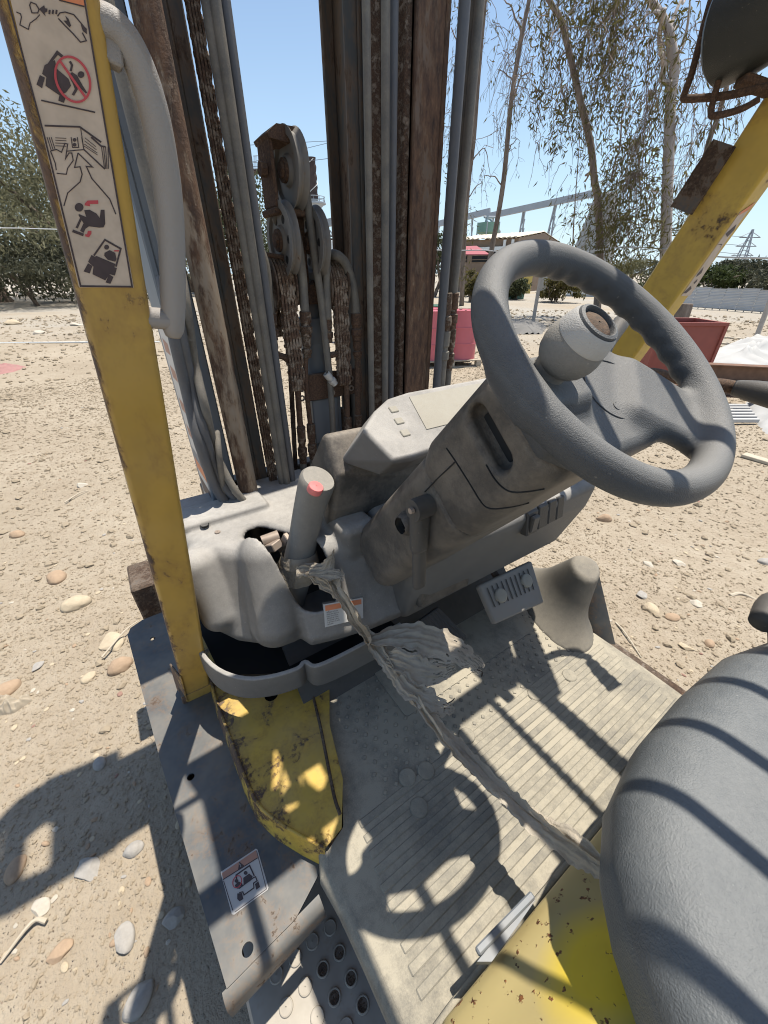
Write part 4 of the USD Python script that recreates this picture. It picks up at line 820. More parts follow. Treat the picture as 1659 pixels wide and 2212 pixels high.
pipe([(712, 768), (726, 766), (741, 778), (747, 800), (749, 850), (751, 915)]); pipe([(773, 772), (772, 820), (774, 905)], .0095)
for x, y, x2, y2 in [(650, 920, 655, 1000), (671, 915, 676, 990), (751, 900, 754, 985), (774, 895, 776, 970)]: fit(x, y, x2, y2, YM-.05, .0125, 'mast_tan')
hz([(655, 995), (657, 1040), (660, 1100)], .0105); hz([(676, 985), (678, 1040), (680, 1100)], .0105); hz([(754, 980), (755, 1040), (756, 1100)], .0105); hz([(776, 965), (777, 1040), (778, 1100)], .0105)
hz([(712, 812), (718, 900), (719, 980), (716, 1080)], .0088)
fit(704, 806, 724, 830, YM-.06, .0105, 'decal_white', 'cable_tie')
obj('tilt_block', [rbox((.02, .98, .70), (.075, 1.06, .86), .01), cyl((.0, 1.0, 1.02), (.16, 1.0, 1.02), .03, 20), rbox((.035, .95, .92), (.115, 1.05, 1.06), .02)], 'mast_blue', FK, 30)
obj('side_block', rbox((-.17, 1.26, .56), (-.10, 1.42, .72), .006), 'steel_dark', FK)

for z in (2.2, 2.86): obj('mast_crossbeam', rbox((.12, 1.175, z), (.856, 1.25, z+.09), .004), 'mast_dark', FK)
obj('load_backrest', [rbox((-.02, 1.27, z), (.99, 1.30, z+.05), .004) for z in (.9, 1.9)]+[rbox((x, 1.27, .3), (x+.03, 1.30, 1.95), .004) for x in (-.02, .96)], 'mast_dark', FK) if False else None

tp_ = Polygon([(.02, .94), (.30, .94), (.33, 1.02), (.33, 1.30), (.10, 1.33), (.0, 1.22), (-.02, 1.05)]).difference(Polygon([(.05, 1.02), (.15, 1.0), (.17, 1.08), (.10, 1.16), (.05, 1.14)]))
obj('mast_top_plate', prism(tp_, 2.93, 2.95), 'mast_dark', FK)
for k in range(3): obj('hydraulic_hose', tube([(.03+.03*k, .97, 2.6), (.02+.03*k, .95, 2.95), (.0+.03*k, 1.02, 3.10), (-.02+.03*k, 1.2, 3.1), (.04+.03*k, 1.3, 2.95), (.06+.03*k, 1.28, 2.5)], .014, 10, 5), 'hose_rubber', FK, True)
# ---------------------------------------------------------------- ground
def grid_axis(lo, hi, fine_lo, fine_hi, h):
    a = [fine_lo]; s = h
    while a[-1] > lo: s *= 1.28; a.append(a[-1]-s)
    b = [fine_hi]; s = h
    while b[-1] < hi: s *= 1.28; b.append(b[-1]+s)
    return np.array(a[:0:-1]+list(np.arange(fine_lo, fine_hi, h))+b)
gx, gy = grid_axis(-900, 1400, -4, 9, .07), grid_axis(-600, 1500, -2, 12, .07)
X, Y = np.meshgrid(gx, gy, indexing='ij'); pts = np.stack([X, Y, 0*X], -1)
gz = (meshkit.fbm(pts*1.3, 4, 3)-.5)*.045+(meshkit.fbm(pts*.25, 3, 9)-.5)*.10
gz = gz*np.clip(np.hypot(X, Y)/1.5, .3, 1)*np.where(np.hypot(X, Y) > 60, 0.3, 1)
pts[..., 2] = gz; n0, n1 = len(gx), len(gy); i, j = np.meshgrid(np.arange(n0-1), np.arange(n1-1), indexing='ij')
q = np.stack([i*n1+j, (i+1)*n1+j, (i+1)*n1+j+1, i*n1+j+1], -1).reshape(-1, 4)
g = G(); P = g.pos()
n1_, n2_, n3_ = g.noise(.55, P, 6.0, .6), g.noise(9.0, P, 6.0, .7), g.noise(75.0, P, 4.0, .7)
c = g.mix(g.step(n1_, .35, .65), (0.315, 0.260, 0.190), (0.385, 0.328, 0.248))
c = g.mix(g.math('multiply', g.step(n2_, .35, .7), .45), c, (0.235, 0.18, 0.118))
vor = g('voronoi_texture', vector=P, scale=95.0, feature='f1', detail=1.0); vd = R(vor+'.distance'); vc = R(vor+'.color')
vs = g('separate_color', color=vc); vr = R(vs+'.r'); vg = R(vs+'.g')
peb = g.math('multiply', g.step(vd, .46, .34), g.step(vr, .62, .66))
c = g.mix(g.math('multiply', peb, .55), c, g.ramp(vg, [(0, (.20, .17, .14)), (.35, (.33, .27, .20)), (.7, (.48, .42, .33)), (1, (.30, .20, .14))]))
sx = g('separate_xyz', vector=P); yy = R(sx+'.y'); xx = R(sx+'.x')
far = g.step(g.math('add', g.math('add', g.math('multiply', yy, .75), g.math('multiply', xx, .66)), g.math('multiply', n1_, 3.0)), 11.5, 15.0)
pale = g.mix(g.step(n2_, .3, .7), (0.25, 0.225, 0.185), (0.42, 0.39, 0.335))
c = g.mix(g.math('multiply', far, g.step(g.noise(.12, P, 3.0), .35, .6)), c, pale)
h = g.math('add', g.math('add', g.math('multiply', n2_, .5), g.math('add', g.math('multiply', n3_, .35), g.math('multiply', g.noise(28.0, P, 3.0, .6), .45))), g.math('multiply', peb, .30))
LOOK['ground'] = g.done('ground_look', base_color=c, roughness=.95, normal=g.bump(h, .022), specular_ior_level=.15)
obj('ground', (pts.reshape(-1, 3), np.vstack([q[:, [0, 1, 2]], q[:, [0, 2, 3]]])), 'ground', None, True, kind='structure')
def gheight(x, y): return float((meshkit.fbm(np.array([x, y, 0.])*1.3, 4, 3)-.5)*.045+(meshkit.fbm(np.array([x, y, 0.])*.25, 3, 9)-.5)*.10)*min(1, max(.3, math.hypot(x, y)/1.5))*(0.3 if math.hypot(x, y) > 60 else 1)
# ---------------------------------------------------------------- strip of dry cloth tied from the lever to the seat
def ray_pt(x, y, s): return atd(x, y, s)
a0 = np.array([.245, .690, .985]); e0 = onz(1330, 1896, .90)
sA, sB = np.linalg.norm(a0-CP), np.linalg.norm(e0-CP)
pth = [(640, 1236), (672, 1232), (712, 1258), (742, 1296), (770, 1345), (802, 1384), (836, 1428), (868, 1476), (905, 1522), (948, 1574), (998, 1626), (1050, 1680), (1104, 1730), (1168, 1782), (1232, 1826), (1290, 1868), (1330, 1896)]
wid = [.034, .042, .048, .046, .044, .042, .036, .036, .034, .036, .037, .036, .040, .040, .042, .032, .022]
xs = np.array([p[0] for p in pth]); tt = (xs-xs[0])/(xs[-1]-xs[0])
inv = 1/(1/sA+(1/sB-1/sA)*tt)
nr = [np.linalg.norm(onY(x, y, Y)-CP) for (x, y), Y in zip(pth[:6], (.660, .648, .610, .565, .532, .510))]
i0 = 1/nr[-1]; inv = np.array(nr+[1/(i0+(1/sB-i0)*(x-xs[5])/(xs[-1]-xs[5])) for x in xs[6:]])
C0 = np.array([ray_pt(x, y, s) for (x, y), s in zip(pth, inv)])
rg = np.random.default_rng(3)
def ribbon(C, W, twist, n=10, m=13, seed=0, rag=0.0, flat=.25, tear=False):
    C = spline(C, n); L = len(C); W = np.interp(np.linspace(0, 1, L), np.linspace(0, 1, len(W)), W); tw = np.interp(np.linspace(0, 1, L), np.linspace(0, 1, len(twist)), twist)
    T = np.gradient(C, axis=0); T /= np.linalg.norm(T, axis=1, keepdims=True); V = []
    for i in range(L):
        B = basis(T[i], (.1, .2, 1)); u = B[:, 0]*math.cos(tw[i])+B[:, 1]*math.sin(tw[i]); w = np.cross(T[i], u)
        s = np.linspace(-1, 1, m); fold = np.sin(s*8+seed+i*.09)*.18+np.sin(s*17+seed*2-i*.13)*.10+(meshkit.noise(np.stack([s*5+seed, np.full(m, i*.22), np.full(m, seed*1.7)], 1))-.5)*.75+(meshkit.noise(np.stack([s*11+seed, np.full(m, i*.7), np.full(m, seed*2.3)], 1))-.5)*.35
        edge = 1+(meshkit.noise(np.array([[i*.55, seed, s0*3] for s0 in (-1, 1)]))-.5)*rag
        fold = fold*(1-.62*i/L); V.append(C[i]+np.outer(s*W[i]/2*np.where(s < 0, edge[0], edge[1]), u)+np.outer(fold*W[i]*flat*(1-.3*s*s), w))
    V = np.vstack(V); i, j = np.meshgrid(np.arange(L-1), np.arange(m-1), indexing='ij'); q = np.stack([i*m+j, i*m+j+1, (i+1)*m+j+1, (i+1)*m+j], -1).reshape(-1, 4)
    if tear: q = q[~((q[:, 0]//m > L*.6) & (rg.random(len(q)) < np.clip((q[:, 0]//m/L-.62)*1.1, 0, .45)))]
    return V, np.vstack([q[:, [0, 1, 2]], q[:, [0, 2, 3]]])
g = G(); P = g.pos(); c = g.mix(g.noise(40.0, P, 5.0), (0.36, 0.305, 0.23), (0.62, 0.55, 0.44))
c = g.mix(g.math('multiply', g.step(g.noise(9.0, P, 4.0), .5, .72), .5), c, (0.27, 0.22, 0.165))
pb = g('principled_bsdf', base_color=c, roughness=.9, normal=g.bump(g.noise(70.0, P, 6.0, .7), .006), specular_ior_level=.2)
tr = g('translucent_bsdf', color=c); mxn = g('mix_closure', fac=.22, closure1=R(pb+'.BSDF'), closure2=R(tr+'.BSDF'))
LOOK['cloth'] = usdkit.material(stage, '/World/Looks/cloth_look', g.N, g.L, surface=mxn+'.closure')
RAG = thing('cloth_strip', 'dry twisted cloth strip tied from the grey brake lever towards the seat', 'cloth')
obj('twisted_strip', [ribbon(C0, wid, np.linspace(0, 9.5, 9)[[0, 1, 2, 3, 4, 5, 5, 6, 6]], 12, 21, 1.0, .35, .36), ribbon(C0+np.array([.003, .002, -.004]), [w*.8 for w in wid], np.linspace(1.3, 10.5, 9)[[0, 1, 2, 3, 4, 5, 5, 6, 6]], 12, 19, 5.0, .4, .34)], 'cloth', RAG, 28)
# wraps round the lever
for k in range(4):
    t = np.linspace(0, 2*math.pi, 15); zc = 1.005+.011*k; cx, cy = .228+.004*k, .72
    obj('wrap', ribbon([(cx+.044*math.cos(x), cy+.042*math.sin(x), zc+.006*math.sin(x+k)-.15*(.04*math.cos(x))) for x in t], [.030]*15, [1.45]*15, 3, 7, 2.0+k, .3, .15), 'cloth', RAG, True)
def flap(P, s, W, tw, seed, tear=True, n=8): return ribbon([ray_pt(x, y, s+ds) for x, y, ds in P], W, tw, n, 25, seed, .6, .30, tear)
sm = float(np.interp(840, xs, inv))
obj('torn_flap', flap([(800, 1385, .0), (850, 1376, .01), (900, 1374, .015), (955, 1392, .01), (1005, 1420, .02), (1042, 1448, .03)], sm, [.03, .06, .075, .070, .055, .028], [.2, .35, .5, .3, .6], 3.3), 'cloth', RAG, 28)
obj('torn_flap', flap([(836, 1420, .0), (866, 1428, -.01), (905, 1446, -.01), (945, 1452, 0), (985, 1440, .01)], sm, [.03, .055, .062, .05, .02], [.8, .9, .7, .9, 1.1], 7.7), 'cloth', RAG, 28)
obj('torn_flap', flap([(862, 1462, .0), (885, 1486, .0), (920, 1510, .01), (955, 1528, .02), (982, 1536, .03)], sm-.03, [.03, .045, .05, .036, .014], [.3, .5, .4, .8, .9], 11.1), 'cloth', RAG, 28)
obj('torn_flap', flap([(668, 1236, 0), (700, 1228, -.01), (716, 1206, -.01), (722, 1186, 0)], nr[1]-.01, [.03, .036, .022, .006], [.5, 1.0, 1.4, 1.6], 4.2), 'cloth', RAG, True)
obj('torn_flap', flap([(690, 1242, 0), (720, 1240, -.012), (744, 1246, -.012)], nr[2]-.01, [.02, .034, .02], [.2, .6, .4], 9.2), 'cloth', RAG, True)
obj('loose_thread', [tube([ray_pt(x, y, sm) for x, y in P], .0013, 5, 4) for P in ([(935, 1520), (958, 1522), (975, 1515), (982, 1508)], [(940, 1532), (960, 1530), (968, 1534)], [(1030, 1446), (1042, 1452), (1040, 1462)])], 'steel_dark', RAG)
# warning label on the cowl
def hit(f, x, y, s0=.5, s1=1.3):
    s_ = np.linspace(s0, s1, 1600); d_ = f(CP+ray(x, y)*s_[:, None]); k_ = np.argmax(d_ < .0005); return CP+ray(x, y)*s_[k_]
h3 = [hit(f_cowl, x, y) for x, y in [(705, 1315), (778, 1300), (742, 1345)]]; hn = np.cross(h3[1]-h3[0], h3[2]-h3[0]); hn /= np.linalg.norm(hn)
tq = [onP(x, y, sum(h3)/3, hn) for x, y in [(698, 1305), (783, 1290), (784, 1334), (702, 1354)]]
tn_ = np.cross(tq[1]-tq[0], tq[3]-tq[0]); tn_ /= np.linalg.norm(tn_); tn_ = tn_ if tn_ @ (CP-tq[0]) > 0 else -tn_
def tql(s, t, o): return (tq[0]*(1-s)+tq[1]*s)*(1-t)+(tq[3]*(1-s)+tq[2]*s)*t+tn_*o
LBp = [tql(0, 0, .004), tql(1, 0, .004), tql(1, 1, .004), tql(0, 1, .004)]
WL = obj('warning_label', hullm(LBp+[p-tn_*.02 for p in LBp]), 'decal_white', FK)
obj('label_header', (np.array([tql(.04, .06, .0044), tql(.96, .06, .0044), tql(.96, .30, .0044), tql(.04, .30, .0044)]), np.array([[0, 2, 1], [0, 3, 2]])), 'print_orange', WL)
def ltext(s, t, txt, h=.085):
    m = meshkit.text_mesh(txt, h, .001); v = np.array(m.vertices)
    V = np.array([tql(s+x*.52, t-y, .0048) for x, y, _ in v]); obj('label_text', (V, np.array(m.faces)[:, ::-1]), 'print_dark', WL)
for k, tx in enumerate(['Aplique el freno', 'antes de dejar su', 'lugar de trabajo', 'apague el motor', 'La alarma suena', 'si el freno no esta', 'aplicado']): ltext(.06, .40+k*.088, tx, .055)
# ---------------------------------------------------------------- the yard around: materials
def hd(x, y, D): d = ray(x, y); return CP+d*(D/np.hypot(d[0], d[1]))
def gd(x, y):
    p = onz(x, y, 0.0); p[2] = gheight(p[0], p[1]); return p
def leafmat(name, cols, trans=.3, wob=1.2):
    g = G(); P = g.pos(True); rnd = R(g('geometry')+'.random_per_island')
    f = g.math('add', g.math('multiply', rnd, .55), g.math('multiply', g.noise(wob, P, 3.0), .45))
    c = g.ramp(f, [(.2, cols[0]), (.5, cols[1]), (.8, cols[2])])
    a = g('principled_bsdf', base_color=c, roughness=.65, specular_ior_level=.25); b = g('translucent_bsdf', color=c)
    m = g('mix_closure', fac=trans, closure1=R(a+'.BSDF'), closure2=R(b+'.BSDF'))
    LOOK[name] = usdkit.material(stage, '/World/Looks/'+name+'_look', g.N, g.L, surface=m+'.closure')
leafmat('leaf_gum', [(.10, .088, .030), (.18, .15, .05), (.30, .235, .09)], .45)
leafmat('leaf_olive', [(.060, .068, .030), (.11, .115, .052), (.18, .175, .085)])
leafmat('leaf_grey', [(.17, .165, .095), (.28, .26, .16), (.40, .36, .24)], .42)
leafmat('leaf_dark', [(.065, .066, .040), (.12, .118, .07), (.20, .19, .12)])
leafmat('leaf_green', [(.05, .065, .02), (.085, .11, .03), (.14, .16, .055)])
def bark(name, a, b, sc=6.0):
    g = G(); P = g.pos(True); V = g.scaled(P, (1, 1, .18)); n = g.noise(sc, V, 6.0, .7)
    LOOK[name] = g.done(name+'_look', base_color=g.mix(g.step(n, .32, .68), a, b), roughness=.9, normal=g.bump(g.noise(sc*3, V, 5.0), .02), specular_ior_level=.15)
bark('bark_brown', (.10, .075, .058), (.26, .205, .165)); bark('bark_pale', (.26, .22, .19), (.46, .41, .37), 3.0); bark('bark_twig', (.13, .095, .075), (.24, .19, .15))
plain('steel_grey', (.30, .32, .34), .6, var=.15, scale=.8); plain('concrete', (.29, .285, .265), .9, var=.15, scale=.5); plain('white_wall', (.66, .66, .63), .8, var=.06, scale=.6)
plain('roof_tan', (.62, .53, .40), .7, var=.08, scale=.8); plain('shed_brown', (.20, .14, .095), .8, var=.3, scale=1.2); plain('stack_rust', (.055, .035, .03), .85, var=.5, scale=.5)
plain('tank_green', (.13, .24, .185), .6, var=.15, scale=.9); plain('blue_grey', (.21, .25, .31), .7, var=.1, scale=.4); plain('awning_red', (.30, .07, .08), .7); plain('yellow_wall', (.48, .36, .10), .8)
plain('drum_red', (.46, .105, .120), .42, var=.14, scale=5.0, bump=.002, obj_space=True); plain('drum_green', (.07, .16, .10), .5, var=.2, scale=5.0, obj_space=True)
plain('wood_grey', (.34, .285, .21), .85, var=.35, scale=22.0, obj_space=True); plain('post_wood', (.32, .285, .245), .9, var=.25, scale=14.0); plain('wire_grey', (.35, .35, .34), .6)
plain('cable_dark', (.09, .09, .10), .6); plain('sheet_metal', (.46, .47, .48), .5, .25, .2, 1.4); plain('frame_metal', (.20, .195, .18), .6, .2); plain('bin_red', (.25, .060, .040), .6, var=.2, scale=6.0)
plain('tarp_white', (.40, .39, .365), .8, var=.08, scale=8.0); plain('beam_rust', (.16, .085, .05), .85, var=.6, scale=9.0); plain('rag_red', (.30, .15, .13), .8, var=.25, scale=15.0); plain('plank_pale', (.42, .36, .27), .85, var=.2, scale=25.0, obj_space=True)
for nm, c in (('stone_cream', (.44, .36, .25)), ('stone_tan', (.35, .25, .165)), ('stone_grey', (.33, .305, .27)), ('stone_pale', (.44, .39, .315)), ('stone_dark', (.18, .17, .155)), ('stone_red', (.28, .17, .13))):
    g = G(); P = g.pos(True); rn = R(g('object_info')+'.random')
    cc = g.mix(g.noise(2.2, P, 5.0, .7), tuple(x*.72 for x in c), tuple(min(1, x*1.22) for x in c))
    LOOK[nm] = g.done(nm+'_look', base_color=cc, roughness=.9, normal=g.bump(g.noise(7.0, P, 4.0), .0012), specular_ior_level=.2)

# ---------------------------------------------------------------- vegetation builders
def leaves(p, d, L, W, bend=.15, seed=0):
    """p, d: positions and hanging directions; long narrow leaf of two triangles pairs"""
    r = np.random.default_rng(seed); n = len(p); d = d/np.linalg.norm(d, axis=1, keepdims=True)
    s = np.cross(d, r.normal(size=(n, 3))); s /= np.linalg.norm(s, axis=1, keepdims=True)
    L = L*(.6+.8*r.random((n, 1))); W = W*(.6+.8*r.random((n, 1))); up = np.cross(s, d)
    V = np.stack([p, p+d*L*.45+s*W*.5+up*L*bend*.5, p+d*L, p+d*L*.45-s*W*.5+up*L*bend*.5], 1).reshape(-1, 3)
    b = np.arange(n)*4; return V, np.vstack([np.stack([b, b+1, b+2], 1), np.stack([b, b+2, b+3], 1)])
def puffs(blobs, n, L, W, seed, droop=.2, noise_sc=.9, hollow=.35):
    """leaf clumps spread through lumpy ellipsoids, thinned by noise so that gaps and dark hollows stay"""
    r = np.random.default_rng(seed); out = []; vol = np.array([b[3]*b[4]*b[5] for b in blobs])**.72; cnt = (n*vol/vol.sum()).astype(int)
    for (x, y, z, a, b, c), k in zip(blobs, cnt):
        q = r.normal(size=(k*3, 3)); q /= np.linalg.norm(q, axis=1, keepdims=True); rad = r.random((k*3, 1))**.45
        pt = np.array([x, y, z])+q*rad*np.array([a, b, c])*(.75+.5*meshkit.fbm(q*1.9+np.array([x, y, z]), 3, seed)[:, None])
        keep = meshkit.fbm(pt*noise_sc, 3, seed+5) > hollow+.06*r.random(len(pt)); out.append(pt[keep][:k])
    p = np.vstack(out); d = r.normal(size=p.shape)+np.array([0, 0, -droop*3]); return leaves(p, d, L, W, .2, seed)
def limb(a, b, ra, rb, r, sag=.12, n=6):
    a, b = np.asarray(a, float), np.asarray(b, float); t = np.linspace(0, 1, n)[:, None]; P = a+(b-a)*t+r.normal(size=(n, 3))*np.linalg.norm(b-a)*.035*np.sin(t*math.pi); P[:, 2] += np.sin(t[:, 0]*math.pi)*np.linalg.norm(b-a)*sag
    return tube(P, np.linspace(ra, rb, n), 6, 2), P
def gum(trunkpx, D, rad, label, barkm, limbs, strands, clumps, seed, name='gum_tree', leafm='leaf_gum', dens=1.0, base=None, cat='tree'):
    r = np.random.default_rng(seed); T = np.array([hd(x, y, D) for x, y in trunkpx]); b = gd(*base) if base else None
    if b is not None: T = np.vstack([T, [[T[-1][0]*.5+b[0]*.5, T[-1][1]*.5+b[1]*.5, T[-1][2]*.5]], [b]]) if np.hypot(*(T[-1]-b)[:2]) < 4 else np.vstack([T, [[T[-1][0], T[-1][1], -.1]]])
    else: T = np.vstack([T, [[T[-1][0], T[-1][1], -.1]]])
    up = T[0]+(T[0]-T[1])/np.linalg.norm(T[0]-T[1])*2.5; T = np.vstack([[up], T])
    o = T[-1].copy(); q = thing(name, label, cat, o); loc = lambda P: (P[0]-o, P[1])
    tr_ = obj('trunk', loc(tube(T, np.linspace(rad*.45, rad, len(T)), 12, 6)), barkm, q, True)
    br, tw, lp, ld = [], [], [], []
    for (x0, y0, x1, y1, ra) in limbs:
        m, P = limb(hd(x0, y0, D), hd(x1, y1, D+r.normal()*1.2), ra, ra*.45, r); br.append(m)
    for (xa, xb, ya, yb, n, L) in strands:      # drooping twigs
        for _ in range(int(n*dens)):
            p = hd(r.uniform(xa, xb), r.uniform(ya, yb), D+r.normal()*1.3); ln_ = L*r.uniform(.5, 1.3); dirn = np.array([r.normal()*.35, r.normal()*.35, -1.0]); st = np.array([r.normal()*.55, r.normal()*.55, .25])
            t = np.linspace(0, 1, 7)[:, None]; P = p+st*ln_*t*(1-t*.55)+dirn*ln_*t**1.6+r.normal(size=(7, 3))*ln_*.025; tw.append(tube(P, np.linspace(.013, .006, 7), 3, 1, False))
            for _ in range(r.integers(2, 5)):
                k = r.integers(2, 6); e = P[k]+np.array([r.normal()*.25, r.normal()*.25, -.22])*ln_*.5; tw.append(tube([P[k], (P[k]+e)/2+r.normal(size=3)*.05, e], [.006, .005, .003], 3, 1, False))
                if r.random() < .16: lp += [e, (P[k]+e)/2]; ld += [dirn, dirn]
            k = int(r.random() < .55)
            for _ in range(k): lp.append(P[r.integers(2, 7)]+r.normal(size=3)*.03); ld.append(dirn+r.normal(size=3)*.35)
    for (x, y, w, h, n) in clumps:              # hanging bunches of leaves
        c = hd(x, y, D+r.normal()*.8); k = int(n*1.7); pt = c+np.stack([r.normal(size=k)*w*D/831*.42, r.normal(size=k)*w*D/831*.42, r.normal(size=k)*h*D/831*.42], 1)
        lp += list(pt); ld += list(np.array([0, 0, -1.0])+r.normal(size=(k, 3))*.95)
        for _ in range(max(2, k//14)):
            e = pt[r.integers(k)]; s_ = c+np.array([r.normal()*.1, r.normal()*.1, h*D/831*.55]); tw.append(tube([s_, (s_+e)/2+r.normal(size=3)*.06, e], [.010, .007, .004], 3, 1, False))
    if br: obj('branches', loc(cat_mesh(br)), barkm, q, True, kind='stuff')
    if tw: obj('twigs', loc(cat_mesh(tw)), 'bark_twig', q, kind='stuff')
    if lp: obj('leaves', loc(leaves(np.array(lp), np.array(ld), .22, .046, .15, seed)), leafm, q, kind='stuff')
    return q
gum([(1047, 17), (1034, 165), (1024, 298), (1012, 397), (1004, 496), (999, 600)], 26.0, .15, 'slim brown gum tree just right of the grey hoses behind the red drums', 'bark_brown',
    [(1022, 345, 1046, 320, .035), (1046, 320, 1060, 385, .022), (1010, 430, 1040, 395, .03), (1012, 400, 985, 350, .03), (1030, 200, 975, 60, .04)],
    [(985, 1075, -60, 130, 26, 2.2), (960, 985, 100, 330, 20, 1.6), (1000, 1050, 330, 420, 6, 1.0)], [(990, 40, 40, 60, 60), (1030, 20, 60, 60, 60), (966, 330, 14, 60, 40), (1010, 480, 20, 40, 40), (990, 600, 30, 30, 60)], 11, base=(997, 660))
gum([(1143, 0), (1123, 99), (1103, 231), (1087, 397), (1064, 529), (1050, 600)], 24.0, .155, 'bare leaning gum tree in front of the shed roof', 'bark_brown',
    [(1095, 330, 1118, 300, .03), (1083, 400, 1045, 380, .03), (1110, 180, 1075, 150, .03), (1100, 240, 1160, 120, .035), (1128, 80, 1090, 0, .04)],
    [(1060, 1130, 40, 330, 34, 1.5), (1100, 1180, -40, 120, 24, 1.8)], [(1110, 260, 14, 40, 30), (1150, 30, 50, 60, 60)], 12, base=(1040, 658))
gum([(1190, 7), (1210, 40), (1226, 99), (1238, 149), (1253, 215), (1276, 314), (1284, 390), (1291, 430), (1296, 529), (1293, 620)], 20.0, .155, 'peeling gum tree bending left, between the shed and the pale trunk', 'bark_brown',
    [(1270, 300, 1222, 245, .04), (1222, 245, 1205, 140, .03), (1215, 60, 1180, 110, .04), (1240, 150, 1290, 60, .05), (1290, 60, 1330, 20, .04), (1282, 380, 1264, 392, .06), (1226, 99, 1195, 190, .03), (1300, 430, 1320, 390, .03), (1320, 390, 1345, 210, .035), (1345, 210, 1335, 190, .03), (1345, 235, 1375, 225, .02), (1322, 395, 1360, 330, .02)],
    [(1100, 1240, 20, 240, 34, 1.7), (1230, 1380, -50, 130, 34, 1.9), (1140, 1290, 200, 380, 22, 1.2), (1330, 1400, 250, 330, 8, 1.2)],
    [(1195, 60, 40, 70, 190), (1226, 40, 60, 60, 140), (1238, 205, 50, 70, 170), (1210, 225, 22, 30, 60), (1204, 300, 16, 26, 40), (1164, 215, 16, 40, 60), (1275, 60, 24, 80, 150), (1312, 120, 26, 120, 260), (1310, 190, 22, 60, 130), (1340, 235, 26, 66, 150), (1290, 20, 60, 26, 180), (1250, 270, 24, 40, 80), (1370, 340, 45, 110, 260), (1350, 400, 65, 90, 420), (1345, 470, 90, 90, 560), (1330, 525, 80, 60, 380), (1228, 566, 26, 20, 60)], 13, base=(1288, 690))
gum([(1405, 0), (1428, 33), (1444, 66), (1454, 116), (1457, 149), (1449, 215), (1446, 298), (1441, 430), (1438, 542), (1436, 630)], 19.4, .20, 'tall pale smooth gum tree touching the left edge of the yellow roof pillar', 'bark_pale',
    [(1450, 130, 1440, 40, .09), (1449, 200, 1428, 175, .08), (1428, 175, 1425, 90, .085), (1425, 90, 1430, 20, .07), (1445, 66, 1480, 0, .06), (1452, 160, 1475, 100, .045), (1475, 100, 1490, 0, .04), (1428, 40, 1380, 60, .05), (1380, 60, 1340, 90, .03), (1447, 300, 1462, 250, .05), (1462, 250, 1458, 330, .03), (1440, 430, 1462, 380, .035)],
    [(1320, 1440, -40, 120, 34, 2.0), (1400, 1500, 30, 160, 22, 1.6), (1440, 1530, 180, 420, 22, 1.4), (1400, 1440, 380, 480, 8, 1.2)],
    [(1390, 40, 70, 60, 200), (1425, 150, 24, 90, 120), (1350, 60, 70, 80, 200), (1432, 230, 26, 40, 90), (1400, 470, 30, 50, 60), (1415, 520, 28, 40, 60), (1478, 470, 20, 60, 60)], 14, base=(1432, 690))
gum([(1600, 0), (1580, 140), (1550, 255), (1530, 311), (1492, 470), (1474, 560)], 21.5, .11, 'thin dark leaning gum tree behind the rusty plate on the pillar', 'bark_brown',
    [(1550, 255, 1570, 180, .03), (1540, 290, 1520, 200, .03)], [(1470, 1640, 0, 200, 46, 1.8), (1480, 1580, 200, 380, 26, 1.5)], [(1555, 250, 30, 50, 60), (1500, 440, 30, 60, 60)], 15, base=(1468, 690))
gum([(1245, 400), (1240, 470), (1234, 560)], 33.0, .05, 'thin bare sapling standing left of the concrete tower', 'bark_twig', [], [(1215, 1250, 400, 470, 10, 1.6)], [], 16)

def bushy(px, ytop, ybase, D, wpx, n, label, leafm, seed, L=.30, W=.12, name='bushy_tree', group=None, hollow=.36, trunks=3, lean=0, cat='tree'):
    r = np.random.default_rng(seed); c = hd(px, ybase, D); top = hd(px, ytop, D)[2]; w = wpx*D/900; o = np.array([c[0], c[1], 0.0]); H = top; q = thing(name, label, cat, o, group=group)
    tr_ = [limb((r.normal()*.2, r.normal()*.2, -.1), (r.normal()*w*.25, r.normal()*w*.25, H*.62), .03*H, .012*H, r)[0] for _ in range(trunks)]
    obj('trunk', cat_mesh(tr_), 'bark_brown', q, True)
    bl = [(0, 0, H*.52, w*.42, w*.42, H*.44)]
    for _ in range(11):
        a, z = r.uniform(0, 6.28), r.uniform(.22, .86); rr = w*.40*(1-.55*max(0, z-.45)); bl.append((rr*math.cos(a), rr*math.sin(a), H*z, w*r.uniform(.13, .26), w*r.uniform(.13, .26), H*r.uniform(.09, .18)))
    obj('crown', puffs(bl, n, L, W, seed, hollow=hollow), leafm, q, kind='stuff'); return q
bushy(10, 130, 640, 38, 400, 34000, 'large grey green feathery tree filling the left edge', 'leaf_grey', 21, .27, .085)
bushy(200, 260, 640, 42, 360, 11000, 'grey green tree behind the yellow pillar and grab handle', 'leaf_grey', 22, .34, .13)
bushy(420, 330, 625, 50, 330, 5000, 'dull green tree seen between the mast rails', 'leaf_grey', 23, .38, .15)
bushy(545, 372, 620, 44, 200, 9000, 'yellow green tree just left of the hose sheaves', 'leaf_olive', 24, .30, .12)
bushy(75, 500, 648, 33, 260, 7000, 'low dark bush under the feathery tree on the left', 'leaf_dark', 25, .26, .10, 'bush', cat='bush')
bushy(250, 520, 648, 34, 260, 4000, 'low dark bush behind the pillar and left mast rail', 'leaf_dark', 26, .26, .10, 'bush', cat='bush')
bushy(745, 575, 625, 30, 70, 1500, 'small pale green shrub between the chains and the right rail', 'leaf_olive', 27, .2, .08, 'shrub', cat='shrub')
